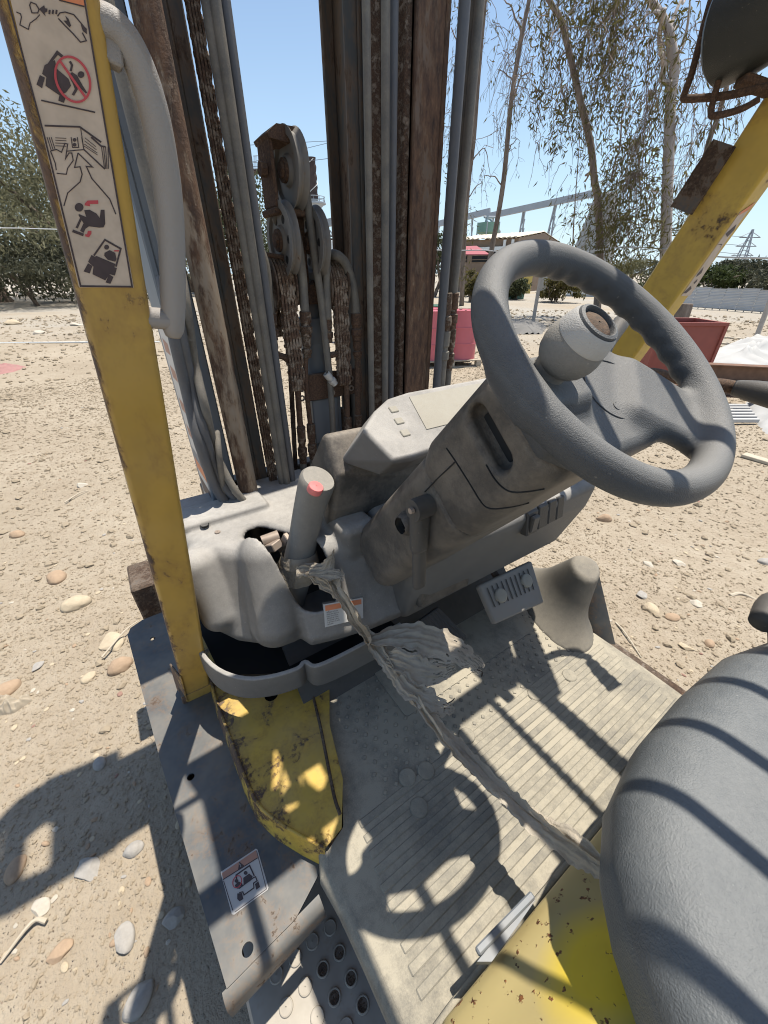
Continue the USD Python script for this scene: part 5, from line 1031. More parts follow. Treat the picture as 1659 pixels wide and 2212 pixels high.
for k, (px, yt, yb, D, w, n, lb, lm) in enumerate([(952, 470, 640, 36, 60, 2600, 'olive shrub seen between the right rail and the grey hoses', 'leaf_olive'), (1020, 560, 652, 30, 50, 2200, 'olive shrub under the shed between two gum trunks', 'leaf_gum'), (1112, 585, 640, 33, 60, 2600, 'round olive shrub inside the steering wheel, left of the leaning post', 'leaf_olive'),
        (1205, 590, 645, 31, 80, 3000, 'multi stemmed shrub inside the wheel, right of the leaning post', 'leaf_gum'), (1345, 540, 605, 62, 100, 3800, 'grey bare looking tree behind the wheel rim left of the pillar', 'leaf_grey'), (1440, 550, 612, 58, 90, 3000, 'dark low tree just left of the right pillar', 'leaf_dark'), (1400, 595, 630, 45, 90, 2200, 'low green bush behind the wheel by the right pillar', 'leaf_olive'),
        (1535, 562, 635, 48, 95, 4200, 'bright green bush behind the left end of the metal fence', 'leaf_green'), (1600, 548, 640, 50, 120, 5200, 'dark thorny tree behind the middle of the metal fence', 'leaf_dark'), (1680, 545, 645, 46, 130, 4200, 'dark thorny tree behind the right end of the metal fence', 'leaf_dark')]):
    bushy(px, yt+6, yb, D, w*.9, int(n*.8), lb, lm, 40+k, .22 if D < 40 else .34, .09 if D < 40 else .13, 'shrub' if D < 40 else 'thorn_tree', trunks=5, cat='shrub' if D < 40 else 'tree', hollow=.45)
# ---------------------------------------------------------------- buildings and plant far behind
def vbox(xa, xb, ytop, ybot, D, depth, m, name, parent=None, r=.02, z0=None):
    """an upright box seen between columns xa and xb at distance D, facing the viewpoint's side of the yard"""
    a, b = hd(xa, ybot, D), hd(xb, ybot, D); zt, zb = hd((xa+xb)/2, ytop, D)[2], (hd((xa+xb)/2, ybot, D)[2] if z0 is None else z0)
    u = b-a; u[2] = 0; w = np.linalg.norm(u); u /= w; n = np.array([-u[1], u[0], 0]); n = n if n @ a > 0 else -n
    c = (a+b)/2+n*depth/2; c[2] = (zt+zb)/2; return obox(c, (w, depth, zt-zb), np.stack([u, n, [0, 0, 1]], 1), r)
# shed
E0, E1, E2 = hd(960, 518, 49), hd(1121, 514, 45), hd(1214, 532, 57); ze = E1[2]; E0[2] = E2[2] = ze
E3 = E0+(E2-E1); PKa = (E1+E2)/2; PKa[2] = hd(1172, 503, np.hypot(*PKa[:2]))[2]; PKb = PKa+(E0-E1)
SH = thing('shed', 'brown shed with a pale corrugated roof behind the steering wheel', 'shed', (E1[0], E1[1], 0)); so = np.array([E1[0], E1[1], 0])
def S(P): return np.asarray(P, float)-so
dn = lambda p: np.array([p[0], p[1], 0.0])
walls = [S(dn(E0)), S(dn(E1)), S(E1), S(E0), S(dn(E2)), S(E2), S(PKa), S(PKb), S(dn(E3)), S(E3)]
obj('wall', (np.array(walls), np.array([[0, 1, 2], [0, 2, 3], [1, 4, 5], [1, 5, 2], [2, 5, 6], [8, 0, 3], [8, 3, 9], [3, 9, 7], [4, 8, 9], [4, 9, 5]])), 'shed_brown', SH)
L = np.linalg.norm(E0-E1); ud = (E0-E1)/L
for k in range(int(L/.55)):
    t0, t1 = k*.55, k*.55+.52; ov = np.array([0, 0, .10])
    for A_, Bk in ((E1, PKa), (E2, PKa)):
        out = (A_-Bk)/np.linalg.norm(A_-Bk)*.35
        obj('roof_sheet', hullm([S(A_+ud*t0+out+ov), S(A_+ud*t1+out+ov), S(Bk+ud*t0+ov), S(Bk+ud*t1+ov), S(A_+ud*(t0+.12)+out+ov*1.8), S(A_+ud*(t0+.28)+out+ov*1.8), S(Bk+ud*(t0+.12)+ov*1.8), S(Bk+ud*(t0+.28)+ov*1.8)]), 'roof_tan', SH)
nin = np.cross(ud, [0, 0, 1]); nin = nin if nin @ (CP-E1) > 0 else -nin
for k in range(6):
    c = E1+ud*(1.5+k*2.3)+nin*.03; w = obj('window', obox(S(np.array([c[0], c[1], ze-1.25])), (1.7, .08, 1.1), np.stack([ud, nin, [0, 0, 1]], 1), .01), 'dark_hole', SH)
    for j in range(3): obj('window_bar', obox(S(np.array([c[0], c[1], ze-1.6+j*.35])+nin*.05), (1.75, .05, .06), np.stack([ud, nin, [0, 0, 1]], 1), .005), 'shed_brown', w)
obj('white_frame', [obox(S(np.array([*(E1+ud*t)[:2], ze-1.4])+nin*.3), s, np.stack([ud, nin, [0, 0, 1]], 1), .01) for t, s in ((.4, (.25, .1, 2.6)), (1.2, (.25, .1, 2.6)))]+[obox(S(np.array([*(E1+ud*5.0)[:2], ze-.75])+nin*.3), (7.5, .1, .3), np.stack([ud, nin, [0, 0, 1]], 1), .01)], 'white_wall', SH)
aw = thing('awning', 'faded red canvas awning in front of the shed', 'awning', hd(1020, 545, 38)*np.array([1, 1, 0])); ao = hd(1020, 545, 38)*np.array([1, 1, 0])
ap = [hd(x, y, D)-ao for x, y, D in [(985, 532, 38), (1030, 531, 38), (1058, 549, 36), (985, 549, 36)]]
obj('canvas', hullm(ap+[p-np.array([0, 0, .06]) for p in ap]), 'awning_red', aw)
for p in (ap[2], ap[3]): obj('pole', cyl(p, (p[0], p[1], 0), .04, 8), 'steel_grey', aw)
for k, (xa, xb, yt, yb, D, m, nm, lb, ct) in enumerate([(1090, 1132, 606, 640, 34, 'tank_green', 'dumpster', 'dark green dumpster seen through the steering wheel', 'dumpster'), (1095, 1145, 585, 632, 44, 'yellow_wall', 'kiosk', 'low yellow building behind the green dumpster', 'building'), (1222, 1300, 606, 640, 40, 'white_wall', 'low_wall', 'pale block wall right of the shrub inside the wheel', 'wall'), (1160, 1190, 590, 640, 46, 'concrete', 'gate_pillar', 'pale concrete pillar behind the leaning post', 'pillar'),
        (692, 748, 519, 640, 70, 'white_wall', 'white_tank_wall', 'white rectangular wall seen between the sheaves and the right rail', 'wall'), (526, 546, 337, 640, 80, 'concrete', 'concrete_tower', 'concrete tower top above the yellow green tree', 'tower'), (656, 671, 395, 640, 130, 'blue_grey', 'cladded_tower', 'blue grey cladded tower left of the dark stack', 'tower')]):
    o = hd((xa+xb)/2, yb, D)*np.array([1, 1, 0]); q = thing(nm, lb, ct, o); v, f = vbox(xa, xb, yt, yb, D, 3.0 if D > 60 else 1.2, m, nm, z0=-.1); obj('body' if ct != 'wall' else 'wall_panel', (v-o, f), m, q)
    if nm == 'dumpster': v, f = vbox(xa-1, xb+1, yt-3, yt, D-.1, 1.4, m, nm); obj('lid', (v-o, f), m, q)
    if nm == 'low_wall':
        for j in range(5): v, f = vbox(xa, xb, yt+j*8, yt+j*8+.8, D-.05, .06, m, nm, r=.002); obj('joint', (v-o, f), 'concrete', q)
    if nm == 'concrete_tower':
        for xx in (549, 553, 558, 562, 567, 571): obj('railing_post', tube([hd(xx, 336, 80)-o, hd(xx, 366, 80)-o], .05, 5), 'steel_grey', q)
        for yy in (336, 350, 364): obj('railing_rail', tube([hd(547, yy+1, 80)-o, hd(572, yy-1, 80)-o], .05, 5), 'steel_grey', q)
        v, f = vbox(546, 572, 365, 370, 80, 2.5, m, nm); obj('platform', (v-o, f), 'stack_rust', q)
# stack
def upright(nm, lb, ct, px, yb, D): o = hd(px, yb, D)*np.array([1, 1, 0]); return thing(nm, lb, ct, o), o
q, o = upright('smokestack', 'dark rusty smokestack with pale spiral and round platform', 'chimney', 691, 600, 120)
z = lambda y, D, px=691: hd(px, y, D)[2]
rr = np.random.default_rng(5); prof = [(1.02+.12*math.sin(k*1.9), z(430, 120)+(z(341, 120)-z(430, 120))*k/14) for k in range(15)]
obj('stack_top', lathe(prof+[(.1, prof[-1][1])], (0, 0, 0), (0, 0, 1), 18), 'stack_rust', q, 40); obj('stack_base', lathe([(1.05, 0), (1.05, z(432, 120))], (0, 0, 0), (0, 0, 1), 18), 'concrete', q, 40)
t = np.linspace(0, 1, 40); obj('spiral_strake', tube(np.stack([1.15*np.cos(t*9+2), 1.15*np.sin(t*9+2), z(430, 120)+(z(345, 120)-z(430, 120))*t], 1), .07, 5), 'white_wall', q)
for zz in (z(440, 120), z(434, 120), z(426, 120)): obj('platform_rail', tube(np.stack([2.6*np.cos(t*6.4), 2.6*np.sin(t*6.4), zz+0*t], 1), .07 if zz > z(439, 120) else .25, 5), 'steel_grey', q)
for a in np.arange(0, 6.2, .6): obj('platform_post', tube([(2.6*math.cos(a), 2.6*math.sin(a), z(441, 120)), (2.6*math.cos(a), 2.6*math.sin(a), z(426, 120))], .05, 5), 'steel_grey', q)
obj('platform_deck', lathe([(2.6, 0), (1.1, -1.2), (1.05, -.1)], (0, 0, z(441, 120)), (0, 0, 1), 18), 'steel_grey', q)
q, o = upright('white_silo', 'white cylindrical silo left of the smokestack', 'silo', 681, 600, 112); obj('silo_body', lathe([(1.45, 0), (1.45, z(455, 112)), (.2, z(449, 112))], (0, 0, 0), (0, 0, 1), 20), 'white_wall', q, 40)
q, o = upright('concrete_silo', 'tapering pale concrete silo behind the peeling gum tree', 'silo', 1268, 600, 85)
zc = lambda y: hd(1268, y, 85)[2]; obj('silo_shell', lathe([(3.4, 0), (3.0, zc(530)), (2.2, zc(470)), (1.55, zc(424)), (1.2, zc(421))], (0, 0, 0), (0, 0, 1), 24), 'concrete', q, 40); obj('silo_ledge', obox((-2.2, .5, zc(446)), (1.4, 1, .3)), 'steel_grey', q)
q, o = upright('green_tank', 'round green tank with conical bottom above the shed roof', 'tank', 1042, 600, 60); zt = lambda y: hd(1042, y, 60)[2]
obj('tank_shell', lathe([(.2, zt(515)), (1.35, zt(503)), (1.35, zt(482)), (.1, zt(480))], (0, 0, 0), (0, 0, 1), 24), 'tank_green', q, 40)
for a in (.6, 2.2, 3.8, 5.4): obj('tank_leg', cyl((1.3*math.cos(a), 1.3*math.sin(a), 0), (1.3*math.cos(a), 1.3*math.sin(a), zt(480)), .08, 6), 'steel_grey', q)
obj('tank_pipework', [tube([(.6, 0, zt(482)), (.5, .2, zt(474)), (-.8, .1, zt(470)), (1.2, 0, zt(468))], .12, 6), tube([(1.3, 0, zt(486)), (2.2, 0, zt(500))], .15, 6), tube([(-.4, .1, zt(480)), (-.3, 0, zt(466))], .15, 6)], 'steel_grey', q)
# conveyor galleries
def gallery(nm, lb, P, th, legs, m='steel_grey'):
    o = hd(*P[0])*np.array([1, 1, 0]); q = thing(nm, lb, 'conveyor', o)
    for a, b in zip(P[:-1], P[1:]): obj('gallery_beam', bar(hd(*a)-o, hd(*b)-o, th, th*1.2), m, q)
    for (x, y, x2, y2, D) in legs:
        a, b = hd(x, y, D)-o, hd(x2, y2, D)-o; obj('trestle_leg', bar(a, b, .22, .22), m, q)
        for k in range(3): obj('brace', bar(a+(b-a)*k/3+np.array([.35, 0, 0]), a+(b-a)*(k+1)/3, .10, .10), m, q)
gallery('conveyor_gallery', 'long grey conveyor gallery rising right to the concrete silo', [(1050, 468, 92), (1284, 418, 88)], .75, [(1131, 453, 1121, 512, 91), (1133, 453, 1128, 512, 91), (1199, 441, 1181, 515, 90), (1201, 441, 1190, 515, 90), (1066, 464, 1062, 512, 92)])
gallery('conveyor_gallery', 'grey conveyor gallery ending above the green tank', [(925, 489, 100), (1059, 456, 96)], .8, [(948, 484, 945, 540, 99), (1020, 470, 1018, 530, 97)])
gallery('conveyor_gallery', 'conveyor gallery between the smokestack and the dark right rail', [(698, 484, 125), (775, 466, 120)], 1.3, [(757, 472, 757, 520, 121), (760, 472, 760, 520, 121), (705, 488, 724, 515, 124)])
q, o = upright('pipe_rack', 'thin steel pipe rack above the white wall', 'pipe rack', 725, 600, 78)
for yy, t_ in ((508, .12), (511, .08), (517, .14), (521, .08)): obj('rack_pipe', tube([hd(688, yy-2, 78)-o, hd(775, yy+3, 78)-o], t_, 6), 'stack_rust' if yy > 509 else 'steel_grey', q)
for xx in (690, 705, 712, 735, 750, 757, 766): obj('rack_post', tube([hd(xx, 503 if xx in (705, 712) else 517, 78)-o, hd(xx, 560, 78)-o], .09, 5), 'steel_grey', q)
obj('rack_roof', hullm([hd(735, 512, 77)-o, hd(790, 508, 77)-o, hd(735, 507, 82)-o, hd(790, 503, 82)-o, hd(735, 511, 77)-o]), 'roof_tan', q)
# pylon
q, o = upright('electricity_pylon', 'lattice electricity pylon on the skyline at the right edge', 'pylon', 1573, 627, 150)
pz = lambda x, y: hd(x, y, 150)-o
top, HZ = pz(1634, 495), None
HP = top[2]; wb = 2.0; cor = lambda h: wb*(1-h/HP)*.5+.15
for sx in (-1, 1):
    for sy in (-1, 1): obj('pylon_leg', tube([(sx*wb*.6, sy*wb*.6, 0), (sx*.7, sy*.7, HP*.6), (sx*.1, sy*.1, HP)], .14, 5), 'steel_grey', q)
hs = np.linspace(.05, .95, 12)*HP
for k in range(11):
    a, b = np.interp(hs[k:k+2], [0, HP*.6, HP], [wb*.6, .7, .1]); obj('lattice', [tube([(-a, -a, hs[k]), (b, -b, hs[k+1])], .07, 4), tube([(a, -a, hs[k]), (-b, -b, hs[k+1])], .07, 4), tube([(-a, a, hs[k]), (b, b, hs[k+1])], .07, 4)], 'steel_grey', q, kind='stuff')
pu = _rt
for y, w in ((513, 2.7), (532, 2.6), (552, 2.8)):
    zz = pz(1620, y)[2]; obj('cross_arm', [tube([pu*-w+[0, 0, zz], pu*w+[0, 0, zz]], .10, 4), tube([pu*-w+[0, 0, zz], [0, 0, zz+1.2]], .08, 4), tube([pu*w+[0, 0, zz], [0, 0, zz+1.2]], .08, 4)], 'steel_grey', q)
# wires
def wire(lb, P, r, m='cable_dark', nm='overhead_wire'):
    pts_ = np.array([hd(*p) for p in P]); o = pts_[0]; q = thing(nm, lb, 'wire', o); obj('wire', tube(pts_-o, r, 5, 6), m, q)
wire('topmost overhead wire running level left of the right mast rail', [(300, 325, 60), (526, 314, 60), (756, 302, 60), (1000, 290, 60)], .022); wire('overhead wire rising to the right above the sheaves', [(440, 378, 60), (549, 349, 60), (655, 322, 60), (756, 297, 60), (860, 270, 60)], .022); wire('lowest overhead wire crossing behind the sheave bracket', [(440, 372, 60), (545, 360, 60), (655, 349, 60), (756, 336, 60), (880, 318, 60)], .026)
wire('thin white wire across the trees at the left edge', [(-80, 489, 28), (0, 492, 28), (112, 495, 28), (330, 505, 28), (520, 520, 28)], .018, 'white_wall')
wire('slack grey fence cable right of the wheel, tied to the pale gum tree', [(1151, 560, 17), (1243, 548, 17.5), (1338, 535, 18.5), (1438, 538, 19.2), (1547, 554, 17), (1690, 558, 14.4)], .022, 'wire_grey', 'fence_cable'); wire('grey fence cable in front of the shed', [(900, 540, 18), (990, 541, 18), (1064, 542, 17.5), (1151, 560, 17)], .018, 'wire_grey', 'fence_cable')
for k in range(3): wire(['upper power line running to the pylon', 'middle power line running to the pylon', 'lower power line running to the pylon'][k], [(1290+k*8, 372+k*36, 110), (1420, 440+k*38, 120), (1520, 500+k*20, 140), (1618, 513+k*19, 150)], .05)
# fence posts
for (xa, ya, xb, yb, lb) in [(1169, 592, 1151, 700, 'weathered leaning fence post inside the steering wheel'), (1700, 555, 1628, 750, 'weathered fence post at the right edge beyond the scrap')]:
    b = gd(xb, yb); D = np.hypot(b[0], b[1]); t_ = hd(xa, ya, D); q = thing('fence_post', lb, 'post', b); obj('post_shaft', post(-np.array([0, 0, .3]), t_-b, .10, .09, .008), 'post_wood', q); obj('wire_staple', [tube([(-.06, -.06, t_[2]-b[2]-.12), (.06, -.06, t_[2]-b[2]-.12), (.06, .06, t_[2]-b[2]-.12)], .006, 5)], 'wire_grey', q)
# sheet metal fence: six panels, each a thing with its frame
fa, fb = gd(1462, 664), gd(1700, 682)
for k in range(7):
    a, b = fa+(fb-fa)*k/7, fa+(fb-fa)*(k+1)/7; a[2] = b[2] = 0; u = (b-a); w = np.linalg.norm(u); u /= w; n = np.array([-u[1], u[0], 0])
    q = thing('sheet_metal_fence', ['leftmost', 'second', 'third', 'middle', 'fifth', 'sixth', 'rightmost'][k]+' length of sheet metal fence with bar frame, counted from the right pillar', 'fence', a, math.atan2(u[1], u[0]))
    h_ = .98+.03*math.sin(k*2.1); zz = np.linspace(.08, h_, 40); i_ = np.arange(40)
    V = np.vstack([np.stack([np.full(40, x), .02*np.sin(i_*2.2+x)+.0*zz, zz], 1) for x in np.linspace(.0, w-.004, 8)]); ii, jj = np.meshgrid(np.arange(7), np.arange(39), indexing='ij'); Q = np.stack([ii*40+jj, ii*40+jj+1, ii*40+40+jj+1, ii*40+40+jj], -1).reshape(-1, 4)
    obj('sheet', (V, np.vstack([Q[:, [0, 1, 2]], Q[:, [0, 2, 3]]])), 'sheet_metal', q, True)
    for j in range(6): obj('frame_bar', bar((0, .05, .08+(h_-.08)*j/5), (w, .05, .08+(h_-.08)*j/5), .03, .03), 'frame_metal', q)
    for j in range(3): obj('frame_upright', bar((w*j/2, .085, 0), (w*j/2, .085, h_+.05), .04, .03), 'frame_metal', q)
# ---------------------------------------------------------------- drums on a pallet
pc_ = (onz(1000, 772, .13)+onz(945, 768, .13))/2
pv = onz(1035, 783, 0)-onz(940, 787, 0); pa = math.atan2(pv[1], pv[0])
c0 = onz(1000, 775, .14); dirp = np.array([math.cos(pa), math.sin(pa), 0]); nrm = np.array([-dirp[1], dirp[0], 0]); nrm = nrm if nrm[1] > 0 else -nrm
po = c0+dirp*-.28+nrm*.45; po[2] = 0
PA = thing('pallet', 'worn wooden pallet under the red drums', 'pallet', po, pa)
for k in range(7): obj('deck_board', rbox((-.62, -.60+k*.178, .118), (.62, -.60+k*.178+.125, .138), .003), 'wood_grey', PA)
for x in (-.57, 0, .57):
    for y in (-.55, 0, .55): obj('block', rbox((x-.05, y-.06, .022), (x+.05, y+.06, .117), .003), 'wood_grey', PA)
for y in (-.55, 0, .55): obj('bottom_board', rbox((-.62, y-.05, .002), (.62, y+.05, .021), .003), 'wood_grey', PA)
def drum(loc, label, m, rz=0.0, first=[]):
    q = thing('oil_drum', label, 'drum', loc, rz); H, r_ = .88, .29
    pf = [(.001, .012), (r_-.012, .012), (r_-.008, 0), (r_, .0), (r_, .015), (r_-.005, .022)]
    for zz in (.29, .58): pf += [(r_-.005, zz-.022), (r_+.006, zz-.008), (r_+.006, zz+.008), (r_-.005, zz+.022)]
    pf += [(r_-.005, H-.022), (r_, H-.015), (r_, H), (r_-.008, H), (r_-.012, H-.012), (.001, H-.012)]
    obj('drum_shell', lathe(pf, (0, 0, 0), (0, 0, 1), 40), m, q, 45)
    obj('bung', cyl((.17, .05, H-.014), (.17, .05, H+.004), .03, 12), 'steel_dark', q); obj('bung', cyl((-.18, .02, H-.014), (-.18, .02, H+.002), .018, 10), 'steel_dark', q)
    if m == 'drum_red': obj('paper_label', lathe([(r_-.0035, H-.12), (r_-.0035, H-.05)], (0, 0, 0), (0, 0, 1), 40)[0:1]+(lathe([(r_-.0035, H-.12), (r_-.0035, H-.05)], (0, 0, 0), (0, 0, 1), 40)[1][36:40],), 'tarp_white', q)
def onpal(x, y): return po+dirp*x+nrm*y+np.array([0, 0, .139])
drum(onpal(.29, -.28), 'faded red drum at the right front of the pallet beside the wheel', 'drum_red', 1.0); drum(onpal(-.31, -.28), 'faded red drum half hidden by the grey hoses, left front on the pallet', 'drum_red', .2); drum(onpal(-.28, .31), 'red drum at the back of the pallet behind the right mast rail', 'drum_red', .5)
gdp = hd(944, 700, 12.2); drum((gdp[0], gdp[1], 0), 'green drum behind the red drums', 'drum_green'); rd = hd(750, 700, 11.6); drum((rd[0], rd[1], 0), 'red drum seen between the chain and the dark right rail', 'drum_red', .8)
# ---------------------------------------------------------------- scrap by the right pillar
bo = gd(1425, 812); q = thing('red_bin', 'open dark red steel bin behind the right side of the wheel', 'bin', bo, -.62)
W_, D_, H_ = 1.05, .8, .92
for nm, lo, hi in (('side_plate', (-W_/2, -D_/2, .05), (W_/2, -D_/2+.02, H_)), ('side_plate', (-W_/2, D_/2-.02, .05), (W_/2, D_/2, H_)), ('end_plate', (-W_/2, -D_/2+.02, .05), (-W_/2+.02, D_/2-.02, H_)), ('end_plate', (W_/2-.02, -D_/2+.02, .05), (W_/2, D_/2-.02, H_)), ('floor_plate', (-W_/2+.02, -D_/2+.02, .06), (W_/2-.02, D_/2-.02, .08))): obj(nm, rbox(lo, hi, .003), 'bin_red', q)
for y in (-D_/2, D_/2): obj('rim_bar', bar((-W_/2-.02, y, H_+.01), (W_/2+.02, y, H_+.01), .05, .05), 'bin_red', q); 
for x in (-W_/2, W_/2): obj('rim_bar', bar((x, -D_/2, H_+.011), (x, D_/2, H_+.011), .045, .045), 'bin_red', q); [obj('corner_post', rbox((x-.025, y-.025, 0), (x+.025, y+.025, H_), .004), 'bin_red', q) for y in (-D_/2, D_/2)]
so_ = gd(1462, 712); q = thing('tree_stump', 'short grey brown tree stump behind the red bin', 'stump', so_); obj('stump_wood', lathe([(.30, -.1), (.24, .1), (.21, .75), (.19, .80), (.05, .78), (.001, .76)], (0, 0, 0), (0, 0, 1), 14), 'bark_brown', q, 40)
def lying(nm, lb, ct, xa, ya, xb, yb, za, zb, w, h, m, shape='bar'):
    a, b = onz(xa, ya, za), onz(xb, yb, zb); o = (a+b)/2; q = thing(nm, lb, ct, o)
    if shape == 'bar': obj('length', bar(a-o, b-o, w, h, r=.004), m, q)
    elif shape == 'pipe': obj('length', tube([a-o, b-o], w, 10), m, q, 40)
    elif shape == 'beam':
        B_ = basis(b-a); Ln = np.linalg.norm(b-a); R_ = np.stack([B_[:, 0], B_[:, 1], B_[:, 2]], 1)
        for nm_, oy, hh, ww in (('flange', h/2-.008, .014, w), ('flange', -h/2+.008, .014, w), ('web', 0, h-.032, .012)): obj(nm_, obox(B_[:, 1]*oy, (ww, hh, Ln), R_, .002), m, q)
    else: obj('length', tube(spline([a-o, (a+b)/2-o+np.array([.02, .03, .01]), b-o], 4), np.linspace(w, w*.5, 9), 7), m, q, 40)
lying('rusty_beam', 'long rusty steel beam lying on the scrap right of the wheel', 'beam', 1480, 800, 1720, 812, .42, .42, .16, .22, 'beam_rust', 'beam'); lying('rusty_beam', 'second rusty beam lower in the scrap beside the lever grip', 'beam', 1500, 838, 1720, 850, .20, .20, .16, .18, 'beam_rust', 'beam')
lying('rusty_beam', 'short rusty channel under the steering wheel rim by the bin', 'beam', 1372, 838, 1470, 838, .10, .12, .12, .12, 'beam_rust', 'beam')
for k, (xa, ya, xb, yb, z_, lb) in enumerate([(1500, 752, 1640, 762, .05, 'pale plank lying behind the white tarp'), (1520, 738, 1700, 752, .04, 'long pale plank farther behind the white tarp'), (1606, 982, 1680, 1004, .03, 'short white plank on the gravel at the right edge'), (1524, 724, 1690, 740, .03, 'grey plank farthest out in the scrap yard'), (1516, 868, 1580, 886, .04, 'pale batten lying beside the white corrugated sheet')]): lying('plank', lb, 'plank', xa, ya, xb, yb, z_, z_, .10, .03, 'plank_pale')
def heap(nm, lb, ct, P, h, m, seed, parts='cloth_sheet', wob=.5):
    pts2 = np.array([onz(x, y, 0)[:2] for x, y in P]); o = np.array([*pts2.mean(0), 0]); pol = Polygon(pts2).buffer(0); x0, y0, x1, y1 = pol.bounds; n = 46; gx_, gy_ = np.linspace(x0, x1, n), np.linspace(y0, y1, n); X_, Y_ = np.meshgrid(gx_, gy_, indexing='ij')
    ins = np.array([[pol.exterior.distance(Point(a, b)) if pol.contains(Point(a, b)) else -pol.exterior.distance(Point(a, b)) for b in gy_] for a in gx_]); s_ = max(x1-x0, y1-y0)
    nz = meshkit.fbm(np.stack([X_*6/s_, Y_*6/s_, X_*0+seed], -1), 4, seed); rid = 1-np.abs(meshkit.noise(np.stack([X_*9/s_, Y_*7/s_, X_*0+seed+3], -1), seed)-.5)*2
    Z_ = np.clip(ins/(s_*.16), 0, 1)**.6*h*(.35+wob*nz+.45*rid**3)-.01; i, j = np.meshgrid(np.arange(n-1), np.arange(n-1), indexing='ij'); ok = (ins[:-1, :-1] > -.02).ravel()
    q = np.stack([i*n+j, (i+1)*n+j, (i+1)*n+j+1, i*n+j+1], -1).reshape(-1, 4)[ok]; T_ = thing(nm, lb, ct, o); obj(parts, (np.stack([X_, Y_, Z_], -1).reshape(-1, 3)-o, np.vstack([q[:, [0, 1, 2]], q[:, [0, 2, 3]]])), m, T_, True)
heap('white_tarp', 'crumpled white tarpaulin heaped on the scrap at the right edge', 'tarpaulin', [(1518, 770), (1560, 752), (1620, 750), (1720, 760), (1720, 800), (1600, 800), (1530, 790)], .36, 'tarp_white', 3)
heap('white_sack', 'crumpled white sack lying beside the corrugated sheet at the right edge', 'sack', [(1612, 868), (1650, 862), (1720, 900), (1720, 960), (1650, 935), (1620, 900)], .22, 'tarp_white', 8)
heap('white_tarp', 'small pale cloth scrap by the red bin', 'tarpaulin', [(1508, 752), (1530, 752), (1536, 778), (1512, 776)], .4, 'plank_pale', 5); heap('charred_heap', 'dark heap of charred scraps under the wheel behind the knob', 'debris', [(1096, 700), (1130, 690), (1180, 704), (1170, 722), (1120, 724), (1098, 716)], .18, 'stone_dark', 6, 'scraps', 1.1)
heap('red_cloth', 'faded red plastic scrap on the gravel at the left edge', 'plastic scrap', [(-30, 796), (20, 786), (45, 790), (62, 794), (30, 804), (-20, 812)], .09, 'rag_red', 4, 'sheet'); heap('dry_gloves', 'stiff grey crumpled rag on the gravel at the left edge', 'rag', [(-20, 1520), (20, 1500), (45, 1512), (62, 1498), (70, 1512), (30, 1540), (-20, 1550)], .05, 'wood_grey', 12, 'rag')
q0_ = onz(1590, 893, 0); q = thing('corrugated_sheet', 'white ribbed roofing sheet lying on the ground at the right edge', 'roofing sheet', q0_)
ca, cb, cd = onz(1552, 880, .03)-q0_, onz(1612, 880, .03)-q0_, onz(1572, 915, .03)-q0_
for k in range(6): t_ = k/5.5; obj('rib', bar(ca+(cd-ca)*t_+np.array([0, 0, .02]), cb+(cd-ca)*t_+np.array([0, 0, .02]), .05, .05, r=.008), 'tarp_white', q)
lying('ground_pipe', 'thin white pipe lying across the gravel behind the yellow pillar', 'pipe', -60, 741, 345, 738, .02, .02, .018, 0, 'white_wall', 'pipe')
for k, (xa, ya, xb, yb, w, lb) in enumerate([(1577, 1287, 1645, 1302, .012, 'pale bent stick on the gravel above the seat'), (1405, 1455, 1432, 1500, .008, 'pale stick leaning over the mat edge'), (1385, 1445, 1420, 1515, .006, 'thin pale stick beside the mat edge'), (140, 1085, 190, 1060, .006, 'thin grey stick on the gravel left of the pillar'), (100, 1990, 0, 2080, .007, 'dry reed stalk on the gravel at the lower left'), (220, 1420, 300, 1340, .005, 'bent grey twig beside the fender step'), (1330, 1345, 1385, 1420, .005, 'dry straw near the mat boot')]): lying('stick', lb, 'stick', xa, ya, xb, yb, .015, .012, w, 0, 'plank_pale', 'stick')
# ---------------------------------------------------------------- stones
def rock(seed, flat=.55, lump=.35, sub=3, ang=0.0):
    m = trimesh.creation.icosphere(subdivisions=sub, radius=1.0); v = np.array(m.vertices); n_ = meshkit.fbm(v*1.1+seed*3.1, 3, seed); v = v*(1-lump*.5+lump*n_)[:, None]
    if ang:
        r_ = np.random.default_rng(seed)
        for _ in range(7): d = r_.normal(size=3); d /= np.linalg.norm(d); h_ = r_.uniform(.55, .85); s_ = v @ d-h_; v = v-np.clip(s_, 0, None)[:, None]*d
    v[:, 2] *= flat; v[:, 1] *= .72; return v, np.array(m.faces)
def stone(x, y, rpx, lb, m, seed, flat=.55, ang=0.0, rot=0.0):
    p = onz(x, y, 0); s_ = .74*rpx*np.linalg.norm(p-CP)/831; q = thing('stone', lb, 'stone', (p[0], p[1], gheight(p[0], p[1])+s_*flat*.12), rot, scale=(s_, s_, s_)); obj('rock', rock(seed, flat, .35, 3, ang), m, q, True if not ang else 25)
